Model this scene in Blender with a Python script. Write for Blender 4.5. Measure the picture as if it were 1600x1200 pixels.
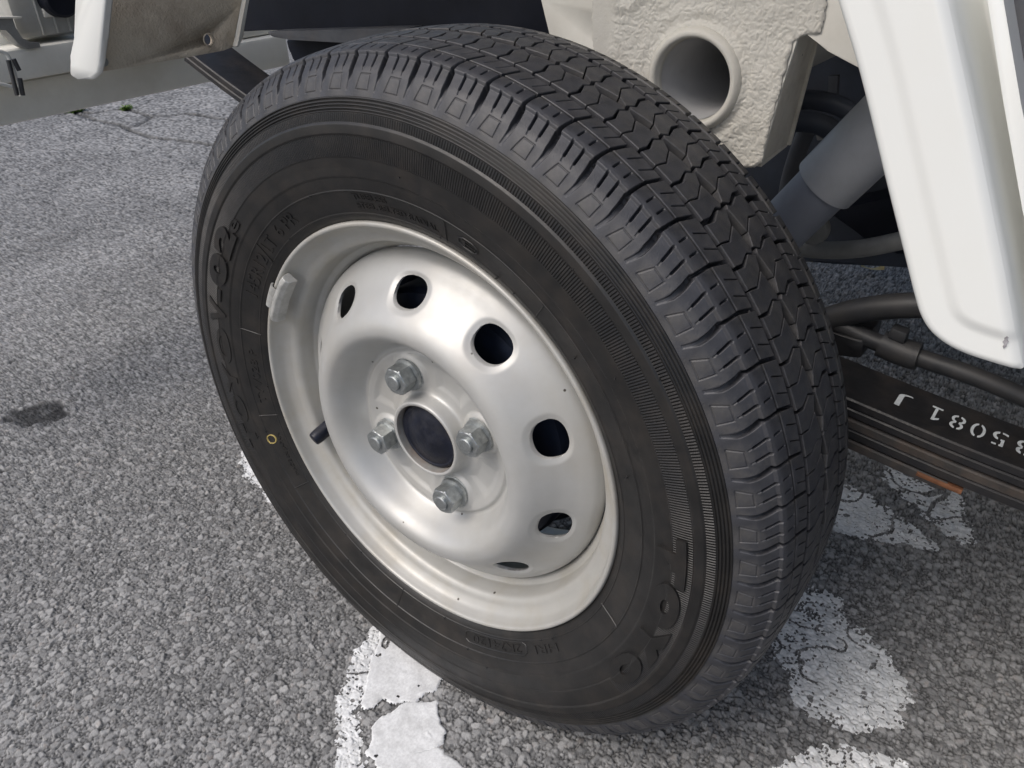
import bpy, bmesh, math, random
import numpy as np
from mathutils import Vector, Matrix, Euler
random.seed(7); rng = np.random.default_rng(11)
S = bpy.context.scene
COL = S.collection
for o in list(bpy.data.objects): bpy.data.objects.remove(o)

# ------------------------------------------------------------------ camera
CAM = np.array([-0.3484, -0.3657, 0.6084])
WM = np.array([[0.5987, -0.4321, 0.6744], [-0.7997, -0.2751, 0.5337], [-0.0450, -0.8589, -0.5102]])  # camera axes (right, down, forward) in the world
FPX = 1264.8
RB = 0.265                                   # height of the wheel centre
cam = bpy.data.cameras.new('camera'); co = bpy.data.objects.new('camera', cam); COL.objects.link(co)
cam.sensor_width = 36; cam.lens = FPX / 1600 * 36; cam.clip_start = 0.02; cam.clip_end = 300
m = Matrix.Identity(4)
for i in range(3):
    m[i][0] = WM[i, 0]; m[i][1] = -WM[i, 1]; m[i][2] = -WM[i, 2]; m[i][3] = CAM[i]
co.matrix_world = m
S.camera = co
S.render.resolution_x = 1024; S.render.resolution_y = 768

# ------------------------------------------------------------------ light
SUN_EL, SUN_AZ = 50.0, 162.0                 # azimuth measured from +X towards +Y
world = bpy.data.worlds.new('World'); S.world = world; world.use_nodes = True
nt = world.node_tree; nt.nodes.clear()
sky = nt.nodes.new('ShaderNodeTexSky'); sky.sky_type = 'NISHITA'; sky.sun_disc = False
sky.sun_elevation = math.radians(SUN_EL); sky.sun_rotation = math.radians(90 - SUN_AZ)
sky.air_density = 1.0; sky.dust_density = 3.8; sky.ozone_density = 1.0; sky.altitude = 0
bg = nt.nodes.new('ShaderNodeBackground'); bg.inputs['Strength'].default_value = 0.15
out = nt.nodes.new('ShaderNodeOutputWorld')
nt.links.new(sky.outputs[0], bg.inputs[0]); nt.links.new(bg.outputs[0], out.inputs[0])
sun = bpy.data.lights.new('sun', 'SUN'); so = bpy.data.objects.new('sun', sun); COL.objects.link(so)
sun.energy = 1.5; sun.angle = math.radians(35); sun.color = (1.0, 0.985, 0.965)
d = Vector((math.cos(math.radians(SUN_EL)) * math.cos(math.radians(SUN_AZ)), math.cos(math.radians(SUN_EL)) * math.sin(math.radians(SUN_AZ)), math.sin(math.radians(SUN_EL))))
so.rotation_euler = d.to_track_quat('Z', 'Y').to_euler(); so.location = d * 5
S.view_settings.view_transform = 'Standard'; S.view_settings.look = 'None'
S.view_settings.exposure = 0.0; S.view_settings.gamma = 1.0; S.view_settings.use_curve_mapping = False

# ------------------------------------------------------------------ helpers
def at(px, py, ax, val):
    """point where the line of sight of photo pixel (px, py) meets the world plane axis=val"""
    d = WM @ np.array([(px - 800) / FPX, (py - 600) / FPX, 1.0])
    return CAM + d * (val - CAM[ax]) / d[ax]
def link(o, parent=None):
    COL.objects.link(o)
    if parent is not None: o.parent = parent
    return o
def obj(name, verts, faces, mat, parent=None, smooth=True, sharp=None):
    me = bpy.data.meshes.new(name)
    if isinstance(faces, np.ndarray) and faces.ndim == 2:
        verts = np.asarray(verts, np.float32); n = faces.shape[1]
        me.vertices.add(len(verts)); me.vertices.foreach_set('co', verts.ravel())
        me.loops.add(faces.size); me.loops.foreach_set('vertex_index', faces.astype(np.int32).ravel())
        me.polygons.add(len(faces)); me.polygons.foreach_set('loop_start', np.arange(0, faces.size, n, dtype=np.int32))
        me.update(calc_edges=True)
    else:
        me.from_pydata([tuple(map(float, v)) for v in verts], [], [tuple(map(int, f)) for f in faces]); me.update()
    return obj_me(name, me, mat, parent, smooth, sharp)
def obj_me(name, me, mat, parent=None, smooth=True, sharp=None):
    me.materials.clear()
    if mat: me.materials.append(mat)
    me.polygons.foreach_set('use_smooth', np.full(len(me.polygons), smooth))
    if smooth and sharp is not None: me.set_sharp_from_angle(angle=math.radians(sharp))
    return link(bpy.data.objects.new(name, me), parent)
def obj_bm(name, bm, mat, parent=None, smooth=True, sharp=35):
    bmesh.ops.recalc_face_normals(bm, faces=bm.faces[:])
    me = bpy.data.meshes.new(name); bm.to_mesh(me); bm.free()
    return obj_me(name, me, mat, parent, smooth, sharp)
def sstep(x, a, b):
    t = np.clip((x - a) / (b - a), 0, 1); return t * t * (3 - 2 * t)
def gridfaces(nr, nc, wrap=False, flip=False):
    c = nc if wrap else nc - 1
    i, j = np.meshgrid(np.arange(nr - 1), np.arange(c), indexing='ij')
    a = i * nc + j; b = i * nc + (j + 1) % nc; d = (i + 1) * nc + j; e = (i + 1) * nc + (j + 1) % nc
    f = np.stack([a, b, e, d], -1).reshape(-1, 4)
    return f[:, ::-1].copy() if flip else f
def lathe_verts(x, r, n, ph0=0.0):
    t = ph0 + np.linspace(0, 2 * math.pi, n, endpoint=False)
    X = np.repeat(np.asarray(x)[:, None], n, 1); R = np.asarray(r)[:, None]
    return np.stack([X, R * np.cos(t)[None], R * np.sin(t)[None]], -1).reshape(-1, 3)
def lathe(name, prof, n, mat, parent, sharp=None, flip=False):
    p = np.array(prof, float)
    return obj(name, lathe_verts(p[:, 0], p[:, 1], n), gridfaces(len(p), n, True, flip), mat, parent, True, sharp)
def smoothpoly(pts, k=6):
    """Catmull-Rom through pts"""
    p = np.array(pts, float); q = np.vstack([2 * p[0] - p[1], p, 2 * p[-1] - p[-2]]); o = []
    for i in range(1, len(q) - 2):
        for t in np.linspace(0, 1, k, endpoint=False):
            a, b, c, d = q[i - 1], q[i], q[i + 1], q[i + 2]
            o.append(.5 * ((2 * b) + (c - a) * t + (2 * a - 5 * b + 4 * c - d) * t ** 2 + (3 * b - a - 3 * c + d) * t ** 3))
    o.append(q[-2]); return np.array(o)
def tube(name, pts, rad, mat, parent, n=14, k=6, caps=True, smooth=True):
    p = smoothpoly(pts, k) if k else np.array(pts, float)
    rad = np.interp(np.linspace(0, 1, len(p)), np.linspace(0, 1, len(np.atleast_1d(rad))), np.atleast_1d(rad)) if np.ndim(rad) else np.full(len(p), rad)
    T = np.gradient(p, axis=0); T /= np.linalg.norm(T, axis=1)[:, None]
    u = np.cross(T[0], [0.3, 0.2, 1.0]); u /= np.linalg.norm(u); vs = []
    for i in range(len(p)):
        u = u - T[i] * (u @ T[i]); u /= np.linalg.norm(u); w = np.cross(T[i], u)
        a = np.linspace(0, 2 * math.pi, n, endpoint=False)
        vs.append(p[i] + rad[i] * (np.cos(a)[:, None] * u + np.sin(a)[:, None] * w))
    V = np.concatenate(vs); F = [tuple(f) for f in gridfaces(len(p), n, True)]
    if caps: F += [tuple(range(n))[::-1], tuple(range((len(p) - 1) * n, len(p) * n))]
    return obj(name, V, F, mat, parent, True, 50)
def prism(bm, pts, off, bevel=0.0, seg=2):
    """closed polygon pts (3D) extruded by vector off"""
    n = len(pts); a = [bm.verts.new(tuple(p)) for p in pts]; b = [bm.verts.new(tuple(np.array(p) + off)) for p in pts]
    fs = [bm.faces.new(a), bm.faces.new(b[::-1])]
    for i in range(n): fs.append(bm.faces.new((a[i], b[i], b[(i + 1) % n], a[(i + 1) % n])))
    if bevel:
        es = {e for f in fs for e in f.edges}
        bmesh.ops.bevel(bm, geom=list(es), offset=bevel, segments=seg, profile=.5, affect='EDGES', clamp_overlap=True)
def plate(name, pts, off, mat, parent, bevel=0.0, sharp=35):
    bm = bmesh.new(); prism(bm, pts, np.array(off, float), bevel); return obj_bm(name, bm, mat, parent, True, sharp)
def box(name, lo, hi, mat, parent, bevel=0.0):
    x0, y0, z0 = lo; x1, y1, z1 = hi
    return plate(name, [(x0, y0, z0), (x1, y0, z0), (x1, y1, z0), (x0, y1, z0)], (0, 0, z1 - z0), mat, parent, bevel)

# ------------------------------------------------------------------ materials
def mat(name, base, rough=.6, metal=0.0, var=.12, vscale=40, bump=0.0, bscale=300, spec=.5, dirt=None, dirt_amt=.5, dirt_scale=12, coat=0.0, rvar=.0, bdist=.001, grain=0.0, gscale=900, specks=0):
    M = bpy.data.materials.new(name); M.use_nodes = True; t = M.node_tree; N = t.nodes; L = t.links
    b = N['Principled BSDF']; b.inputs['Roughness'].default_value = rough; b.inputs['Metallic'].default_value = metal
    b.inputs['Specular IOR Level'].default_value = spec; b.inputs['Coat Weight'].default_value = coat; b.inputs['Coat Roughness'].default_value = .15
    tc = N.new('ShaderNodeTexCoord')
    def noise(sc, det=5, ro=.6):
        n = N.new('ShaderNodeTexNoise'); n.inputs['Scale'].default_value = sc; n.inputs['Detail'].default_value = det; n.inputs['Roughness'].default_value = ro
        L.new(tc.outputs['Object'], n.inputs['Vector']); return n
    def mrange(s, a, b_, c, d_):
        r = N.new('ShaderNodeMapRange'); r.inputs[1].default_value = a; r.inputs[2].default_value = b_; r.inputs[3].default_value = c; r.inputs[4].default_value = d_
        L.new(s, r.inputs[0]); return r.outputs[0]
    def mix(f, a, c, blend='MIX'):
        x = N.new('ShaderNodeMix'); x.data_type = 'RGBA'; x.blend_type = blend
        if isinstance(f, float): x.inputs[0].default_value = f
        else: L.new(f, x.inputs[0])
        for k, v in ((6, a), (7, c)):
            if isinstance(v, tuple): x.inputs[k].default_value = (*v, 1)
            else: L.new(v, x.inputs[k])
        return x.outputs[2]
    n1 = noise(vscale)
    colr = mix(mrange(n1.outputs[0], .3, .7, 0, 1), tuple(c * (1 - var) for c in base), tuple(min(1, c * (1 + var)) for c in base))
    if grain:
        g = noise(gscale, 2); colr = mix(mrange(g.outputs[0], .35, .65, 0, grain), colr, tuple(c * .35 for c in base))
    if dirt:
        n2 = noise(dirt_scale, 7, .65); colr = mix(mrange(n2.outputs[0], .45, .72, 0, dirt_amt), colr, dirt)
    if specks:
        v = N.new('ShaderNodeTexVoronoi'); v.inputs['Scale'].default_value = specks; L.new(tc.outputs['Object'], v.inputs['Vector'])
        sc = N.new('ShaderNodeSeparateColor'); L.new(v.outputs['Color'], sc.inputs[0]); n9 = noise(specks * 3, 2)
        a = mrange(v.outputs['Distance'], .10, .16, 1, 0); b2 = mrange(sc.outputs[0], .955, .96, 0, 1); m1 = N.new('ShaderNodeMath'); m1.operation = 'MULTIPLY'; L.new(a, m1.inputs[0]); L.new(b2, m1.inputs[1])
        colr = mix(m1.outputs[0], colr, (.07, .06, .05))
    L.new(colr, b.inputs['Base Color'])
    if rvar: L.new(mrange(noise(vscale * 1.7).outputs[0], .3, .7, rough - rvar, rough + rvar), b.inputs['Roughness'])
    if bump:
        n3 = noise(bscale, 4, .6); bp = N.new('ShaderNodeBump'); bp.inputs['Strength'].default_value = bump; bp.inputs['Distance'].default_value = bdist
        L.new(n3.outputs[0], bp.inputs['Height']); L.new(bp.outputs[0], b.inputs['Normal'])
    M['tools'] = 0
    return M
M_RUB = mat('tyre_rubber', (.0125, .0120, .0118), .43, 0, .3, 60, .3, 1600, .5, dirt=(.045, .037, .030), dirt_amt=.45, dirt_scale=45, rvar=.07, bdist=.0004)
M_TREAD = mat('tread_rubber', (.038, .039, .045), .47, 0, .3, 90, .4, 1400, .5, dirt=(.12, .112, .10), dirt_amt=.45, dirt_scale=70, rvar=.06, bdist=.0005)
M_PIP = mat('rubber_nub', (.02, .02, .02), .6)
M_SIL = mat('silver_paint', (.47, .47, .455), .44, .30, .05, 30, .08, 1500, .5, dirt=(.38, .34, .27), dirt_amt=.26, dirt_scale=22, rvar=.06, bdist=.0002, specks=130)
M_SILD = mat('silver_paint_dusty', (.45, .445, .42), .46, .28, .05, 30, .05, 1500, .5, dirt=(.36, .31, .22), dirt_amt=.45, dirt_scale=22, rvar=.06, bdist=.0002, specks=110)
M_NUT = mat('zinc_plate', (.40, .42, .42), .38, .8, .22, 250, .25, 900, .5, dirt=(.16, .17, .17), dirt_amt=.6, dirt_scale=160, rvar=.1, bdist=.0003)
M_LEAD = mat('lead_weight', (.47, .47, .45), .5, .3, .15, 200, .4, 500, .5, dirt=(.2, .19, .17), dirt_amt=.4, dirt_scale=120, bdist=.0005)
M_CAP = mat('hub_cap_dark', (.006, .008, .017), .40, 0, .35, 120, .2, 700, .4, dirt=(.10, .095, .09), dirt_amt=.18, dirt_scale=90, rvar=.1)
M_HUBIN = mat('hub_bore', (.27, .265, .25), .6, .2, .2, 80, dirt=(.22, .11, .05), dirt_amt=.5, dirt_scale=60)
M_BLK = mat('black_paint', (.012, .012, .014), .48, 0, .3, 60, .15, 400, .45, dirt=(.06, .055, .05), dirt_amt=.3, dirt_scale=30, rvar=.08)
M_SPR = mat('spring_steel_black', (.016, .016, .018), .46, 0, .3, 60, .2, 300, .5, dirt=(.075, .06, .05), dirt_amt=.35, dirt_scale=40, rvar=.08)
M_SPRD = mat('spring_steel_dusty', (.045, .042, .04), .6, 0, .3, 60, .3, 300, .4, dirt=(.13, .09, .065), dirt_amt=.6, dirt_scale=40)
M_RUST = mat('rusty_steel', (.17, .075, .038), .8, 0, .35, 90, .5, 300, .3, dirt=(.10, .05, .03), dirt_amt=.7, dirt_scale=60)
M_STEN = mat('stencil_paint', (.62, .66, .68), .6, 0, .08, 80, dirt=(.18, .19, .2), dirt_amt=.35, dirt_scale=150)
M_WHT = mat('white_body_paint', (.80, .81, .78), .28, 0, .012, 10, .02, 900, .5, coat=.6, bdist=.0002, dirt=(.66, .64, .55), dirt_amt=.10, dirt_scale=20)
M_WHTD = mat('white_paint_dusty', (.72, .70, .63), .5, 0, .05, 14, .1, 500, .4, dirt=(.34, .29, .22), dirt_amt=.30, dirt_scale=10)
M_COAT = mat('beige_undercoat', (.60, .58, .52), .62, 0, .06, 60, .7, 620, .4, dirt=(.30, .27, .22), dirt_amt=.25, dirt_scale=60, bdist=.0005)
M_COAT2 = mat('beige_frame_paint', (.66, .62, .53), .5, 0, .05, 40, .1, 500, .4, dirt=(.30, .26, .2), dirt_amt=.4, dirt_scale=60, specks=160)
M_LIN = mat('dirty_beige_paint', (.64, .56, .44), .6, 0, .08, 30, .9, 520, .4, dirt=(.21, .14, .09), dirt_amt=.75, dirt_scale=14, bdist=.0012)
M_BEAM = mat('cross_beam_paint', (.80, .79, .73), .48, 0, .05, 14, .05, 500, .4, dirt=(.45, .40, .31), dirt_amt=.30, dirt_scale=9)
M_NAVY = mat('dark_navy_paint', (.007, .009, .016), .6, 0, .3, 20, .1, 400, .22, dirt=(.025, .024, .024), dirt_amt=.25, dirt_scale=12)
M_NAVY2 = mat('navy_frame_paint', (.040, .048, .066), .55, 0, .3, 20, .1, 400, .4, dirt=(.07, .065, .06), dirt_amt=.35, dirt_scale=12)
M_GREY = mat('grey_underseal', (.085, .09, .10), .6, 0, .2, 30, .2, 400, .4, dirt=(.14, .12, .10), dirt_amt=.4, dirt_scale=25)
M_SHK = mat('shock_grey_paint', (.46, .48, .51), .45, 0, .06, 40, .1, 600, .4, dirt=(.10, .09, .08), dirt_amt=.25, dirt_scale=40)
M_SHK2 = mat('shock_body_paint', (.27, .29, .34), .5, 0, .08, 40, .1, 600, .4, dirt=(.07, .06, .055), dirt_amt=.3, dirt_scale=40)
M_HOSE = mat('black_hose', (.028, .029, .032), .5, 0, .2, 60, .1, 500, .5, dirt=(.08, .07, .06), dirt_amt=.3, dirt_scale=40)
M_PIPE = mat('pale_grey_pipe', (.26, .26, .25), .55, .1, .1, 60, dirt=(.12, .11, .1), dirt_amt=.4, dirt_scale=40)
M_PIPE2 = mat('grey_tube_bore', (.52, .52, .52), .5, 0, .08, 60, dirt=(.3, .29, .27), dirt_amt=.4, dirt_scale=60)
M_TANK = mat('grey_plastic', (.40, .40, .38), .5, 0, .06, 40, .1, 700, .4, dirt=(.28, .26, .22), dirt_amt=.4, dirt_scale=30)
M_YEL = mat('yellow_ink', (.36, .28, .09), .7, 0, .2, 300)
M_WIRE = mat('white_wire', (.62, .62, .58), .4, 0, .05, 40)
M_LEAF = mat('weed_leaf', (.10, .17, .03), .6, 0, .3, 200)
M_DRY = mat('dry_leaf', (.42, .34, .16), .7, 0, .3, 200)
M_DRUM = mat('brake_drum', (.018, .026, .048), .5, .3, .4, 60, dirt=(.04, .04, .045), dirt_amt=.4, dirt_scale=40)

# extra texture on the sidewall rubber: the moulded serration bands (fine relief)
def serrate(M):
    t = M.node_tree; N = t.nodes; L = t.links; b = N['Principled BSDF']
    tc = N.new('ShaderNodeTexCoord'); sp = N.new('ShaderNodeSeparateXYZ'); L.new(tc.outputs['Object'], sp.inputs[0])
    def ma(op, a, c=None):
        n = N.new('ShaderNodeMath'); n.operation = op
        for k, v in ((0, a), (1, c)):
            if v is None: continue
            if isinstance(v, (int, float)): n.inputs[k].default_value = v
            else: L.new(v, n.inputs[k])
        return n.outputs[0]
    y, z = sp.outputs[1], sp.outputs[2]
    r = ma('SQRT', ma('ADD', ma('MULTIPLY', y, y), ma('MULTIPLY', z, z)))
    ph = ma('ARCTAN2', z, y)
    line = ma('SINE', ma('MULTIPLY', ph, 800.0))
    def band(a, c, v=None):
        v = v or r
        return ma('MULTIPLY', ma('GREATER_THAN', v, a), ma('LESS_THAN', v, c))
    outer = band(.2362, .2414)
    wrap = ma('ADD', ma('GREATER_THAN', ph, math.radians(-21)), 0.0)
    inner = ma('MULTIPLY', band(.2156, .2284), ma('MAXIMUM', wrap, ma('LESS_THAN', ph, math.radians(-144))))
    h = ma('MULTIPLY', line, ma('MINIMUM', ma('ADD', outer, inner), 1.0))
    bp = N.new('ShaderNodeBump'); bp.inputs['Strength'].default_value = .9; bp.inputs['Distance'].default_value = .0005
    L.new(h, bp.inputs['Height'])
    old = b.inputs['Normal'].links[0].from_socket
    L.new(old, bp.inputs['Normal']); L.new(bp.outputs[0], b.inputs['Normal'])
M_SIDE = M_RUB.copy(); M_SIDE.name = 'sidewall_rubber'; serrate(M_SIDE)

# ------------------------------------------------------------------ ground
def hash2(ix, iy, k):
    v = np.sin(ix * 127.1 + iy * 311.7 + k * 74.7) * 43758.5453
    return v - np.floor(v)
def vor(x, y, cell, seed):
    gx, gy = x / cell, y / cell; ix, iy = np.floor(gx), np.floor(gy)
    ox = np.zeros(x.shape); oy = np.zeros(x.shape); f1 = np.full(x.shape, 9.0); f2 = f1.copy(); idv = np.zeros(x.shape); idw = np.zeros(x.shape)
    for dx in (-1, 0, 1):
        for dy in (-1, 0, 1):
            cx, cy = ix + dx, iy + dy
            px = cx + .1 + .8 * hash2(cx, cy, seed); py = cy + .1 + .8 * hash2(cx, cy, seed + 1)
            ww = 1 + .55 * (hash2(cx, cy, seed + 4) - .5)
            dd = np.hypot(px - gx, py - gy) * ww
            n = dd < f1
            f2 = np.where(n, f1, np.minimum(f2, dd)); f1 = np.where(n, dd, f1)
            ox = np.where(n, gx - px, ox); oy = np.where(n, gy - py, oy)
            idv = np.where(n, hash2(cx, cy, seed + 2), idv); idw = np.where(n, hash2(cx, cy, seed + 3), idw)
    return f1, f2, idv, idw, ox, oy
def vnoise(x, y, sc, seed):
    gx, gy = x * sc, y * sc; ix, iy = np.floor(gx), np.floor(gy); fx, fy = gx - ix, gy - iy
    fx = fx * fx * (3 - 2 * fx); fy = fy * fy * (3 - 2 * fy)
    a, b = hash2(ix, iy, seed), hash2(ix + 1, iy, seed); c, d_ = hash2(ix, iy + 1, seed), hash2(ix + 1, iy + 1, seed)
    return (a * (1 - fx) + b * fx) * (1 - fy) + (c * (1 - fx) + d_ * fx) * fy
def polydist(x, y, poly):
    """signed distance (inside negative) to polygon, numpy"""
    P = np.array(poly, float); n = len(P); d = np.full(x.shape, 1e9); ins = np.zeros(x.shape, bool)
    for i in range(n):
        a, b = P[i], P[(i + 1) % n]; e = b - a
        t = np.clip(((x - a[0]) * e[0] + (y - a[1]) * e[1]) / (e @ e + 1e-12), 0, 1)
        d = np.minimum(d, np.hypot(x - a[0] - t * e[0], y - a[1] - t * e[1]))
        c = ((a[1] > y) != (b[1] > y)) & (x < (b[0] - a[0]) * (y - a[1]) / (b[1] - a[1] + 1e-15) + a[0]); ins ^= c
    return np.where(ins, -d, d)
def linedist(x, y, P):
    d = np.full(x.shape, 1e9)
    for a, b in zip(P[:-1], P[1:]):
        a, b = np.array(a), np.array(b); e = b - a
        t = np.clip(((x - a[0]) * e[0] + (y - a[1]) * e[1]) / (e @ e), 0, 1)
        d = np.minimum(d, np.hypot(x - a[0] - t * e[0], y - a[1] - t * e[1]))
    return d
G = lambda L: [tuple(at(px, py, 2, 0.0)[:2]) for px, py in L]
CRACKS = [G([(95, 178), (118, 172), (140, 177), (165, 173), (183, 170), (205, 172), (230, 180), (258, 181), (290, 177), (318, 181), (345, 185), (380, 190)]),
          G([(118, 176), (150, 188), (182, 193), (212, 206), (240, 215), (285, 219), (330, 226), (370, 226)]),
          G([(240, 180), (215, 195), (200, 200)])]
STAIN = G([(6, 652), (22, 640), (55, 632), (85, 628), (104, 632), (108, 645), (95, 652), (70, 660), (40, 668), (14, 664)])
def asphalt(x, y):
    wx = x + .0015 * (vnoise(x, y, 260, 5) - .5); wy = y + .0015 * (vnoise(x, y, 260, 6) - .5)
    f1, f2, a, b, ax, ay = vor(wx, wy, .0064, 1.0)
    g1, g2, c, e, cx_, cy_ = vor(wx, wy, .0037, 9.0)
    edge = np.clip((f2 - f1) / .15, 0, 1); edge2 = np.clip((g2 - g1) / .20, 0, 1)
    big = a > .52                                              # coarse stones; the rest is fine stone and binder
    hb = (.80 + .22 * b) * (1 - (1 - edge) ** 2) * (1 + 1.0 * ((a * 37.3) % 1 - .5) * ax + 1.0 * ((b * 53.1) % 1 - .5) * ay)
    hf = (.62 + .28 * e) * (1 - (1 - edge2) ** 2) * (1 + .8 * ((c * 37.3) % 1 - .5) * cx_ + .8 * ((e * 53.1) % 1 - .5) * cy_)
    h = np.where(big & (hb > hf * .75), hb, hf * .8)
    top = big & (hb > hf * .75)
    z = .0035 * h + .0006 * (vnoise(x, y, 700, 3) - .5) * h + .0022 * (vnoise(x, y, 14, 8) - .5)
    t = np.where(top, .72 + .55 * (hash2(np.floor(a * 9999), np.floor(b * 999), 2) - .35), .64 + .52 * (c - .4))
    t = t * np.where(top, .05 + .95 * np.clip((f2 - f1) / .25, 0, 1) ** .8, .05 + .95 * np.clip((g2 - g1) / .32, 0, 1) ** .8)
    t *= .86 + .3 * vnoise(x, y, 6, 4)
    ck = np.min([linedist(x + .012 * (vnoise(x, y, 40, 21) - .5), y + .012 * (vnoise(x, y, 40, 22) - .5), c_) for c_ in CRACKS], axis=0)
    cm = np.clip(1 - ck / .012, 0, 1); z -= .012 * cm ** 2; t *= 1 - .72 * np.clip(1.3 - ck / .014, 0, 1)
    sd = polydist(x + .02 * (vnoise(x, y, 60, 31) - .5), y + .02 * (vnoise(x, y, 60, 32) - .5), STAIN)
    sm = np.clip((.006 - sd) / .012, 0, 1) * (.45 + .55 * np.clip(1.7 * vnoise(x, y, 110, 33), 0, 1)); sm = np.clip(sm * (.55 + 1.1 * np.where(top, a, c)), 0, 1); t *= 1 - .92 * sm; z -= .0025 * sm
    warm = np.where(top, np.clip((c - .9) * 6, 0, 1) * .7, 0)
    return z - .0034, np.clip(t, .03, 1.4), warm
def spaced(a, b, near0, near1, s0, s1):
    o = [a]
    while o[-1] < b:
        x = o[-1]; dd = max(near0 - x, x - near1, 0); o.append(x + s0 + (s1 - s0) * min(1, dd / 2.0))
    return np.array(o)
gx = spaced(-.40, 1.75, -.40, .24, .00108, .0125); gy = spaced(-.48, 3.1, -.48, .42, .00108, .0125)
X, Y = np.meshgrid(gx, gy, indexing='ij')
Z, TONE, WARM = asphalt(X.ravel(), Y.ravel())
Z = Z.reshape(X.shape)
ed = np.minimum.reduce([X - gx[0], gx[-1] - X, Y - gy[0], gy[-1] - Y]); Z = Z - .004 * np.clip(1 - ed / .03, 0, 1)
def asphalt_mat(name, attr):
    M = bpy.data.materials.new(name); M.use_nodes = True; t = M.node_tree; N = t.nodes; L = t.links; b = N['Principled BSDF']
    b.inputs['Roughness'].default_value = .82; b.inputs['Specular IOR Level'].default_value = .35
    tc = N.new('ShaderNodeTexCoord')
    n = N.new('ShaderNodeTexNoise'); n.inputs['Scale'].default_value = 900; n.inputs['Detail'].default_value = 3; L.new(tc.outputs['Object'], n.inputs['Vector'])
    ramp = N.new('ShaderNodeValToRGB'); e = ramp.color_ramp.elements
    e[0].position = 0; e[0].color = (.022, .022, .022, 1); e[1].position = 1; e[1].color = (.36, .358, .352, 1)
    k = e.new(.45); k.color = (.165, .165, .164, 1)
    if attr:
        at_ = N.new('ShaderNodeAttribute'); at_.attribute_name = 'tone'; src = at_.outputs['Fac']
    else:
        v = N.new('ShaderNodeTexVoronoi'); v.inputs['Scale'].default_value = 130; L.new(tc.outputs['Object'], v.inputs['Vector'])
        src = N.new('ShaderNodeSeparateColor'); L.new(v.outputs['Color'], src.inputs[0]); src = src.outputs[0]
        mr = N.new('ShaderNodeMapRange'); L.new(src, mr.inputs[0]); mr.inputs[3].default_value = .3; mr.inputs[4].default_value = .9; src = mr.outputs[0]
    mm = N.new('ShaderNodeMath'); mm.operation = 'MULTIPLY_ADD'; L.new(n.outputs[0], mm.inputs[0]); mm.inputs[1].default_value = .34; mm.inputs[2].default_value = -.17
    ad = N.new('ShaderNodeMath'); ad.operation = 'ADD'; L.new(src, ad.inputs[0]); L.new(mm.outputs[0], ad.inputs[1])
    L.new(ad.outputs[0], ramp.inputs[0]); colr = ramp.outputs[0]
    ve = N.new('ShaderNodeTexVoronoi'); ve.feature = 'DISTANCE_TO_EDGE'; ve.inputs['Scale'].default_value = 210; L.new(tc.outputs['Object'], ve.inputs['Vector'])
    er = N.new('ShaderNodeMapRange'); L.new(ve.outputs['Distance'], er.inputs[0]); er.inputs[1].default_value = .0; er.inputs[2].default_value = .10; er.inputs[3].default_value = .86 if attr else .42; er.inputs[4].default_value = 1.0
    em = N.new('ShaderNodeMix'); em.data_type = 'RGBA'; em.blend_type = 'MULTIPLY'; em.inputs[0].default_value = 1.0; L.new(colr, em.inputs[6]); L.new(er.outputs[0], em.inputs[7]); colr = em.outputs[2]
    if attr:
        wt = N.new('ShaderNodeAttribute'); wt.attribute_name = 'warm'; mx = N.new('ShaderNodeMix'); mx.data_type = 'RGBA'; mx.blend_type = 'MULTIPLY'
        L.new(wt.outputs['Fac'], mx.inputs[0]); L.new(colr, mx.inputs[6]); mx.inputs[7].default_value = (1.12, .95, .84, 1); colr = mx.outputs[2]
    L.new(colr, b.inputs['Base Color'])
    bp = N.new('ShaderNodeBump'); bp.inputs['Strength'].default_value = .5; bp.inputs['Distance'].default_value = .0006; L.new(n.outputs[0], bp.inputs['Height']); L.new(bp.outputs[0], b.inputs['Normal'])
    return M
M_ASP = asphalt_mat('asphalt', True); M_ASPF = asphalt_mat('asphalt_far', False)
PT = np.stack([X, Y, Z], -1).reshape(-1, 3); q = (PT - CAM) @ WM; qx = 800 + FPX * q[:, 0] / q[:, 2]; qy = 600 + FPX * q[:, 1] / q[:, 2]
near = (q[:, 2] > .05) & (qx > -420) & (qx < 2020) & (qy < 1560)          # the fine stones are laid only where a step to the side could still see them
F = gridfaces(len(gx), len(gy)); F = F[near[F].all(1)]; u, inv = np.unique(F, return_inverse=True)
g = obj('asphalt_ground', PT[u], inv.reshape(-1, 4), M_ASP, None, True); TONE = TONE[u]; WARM = WARM[u]
for nm, arr in (('tone', TONE), ('warm', WARM)):
    a_ = g.data.attributes.new(nm, 'FLOAT', 'POINT'); a_.data.foreach_set('value', arr.astype(np.float32).ravel())
g['kind'] = 'structure'
g = obj('asphalt_ground', [(-60, -60, -.009), (60, -60, -.009), (60, 60, -.009), (-60, 60, -.009)], [(0, 1, 2, 3)], M_ASPF); g['kind'] = 'structure'

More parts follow.
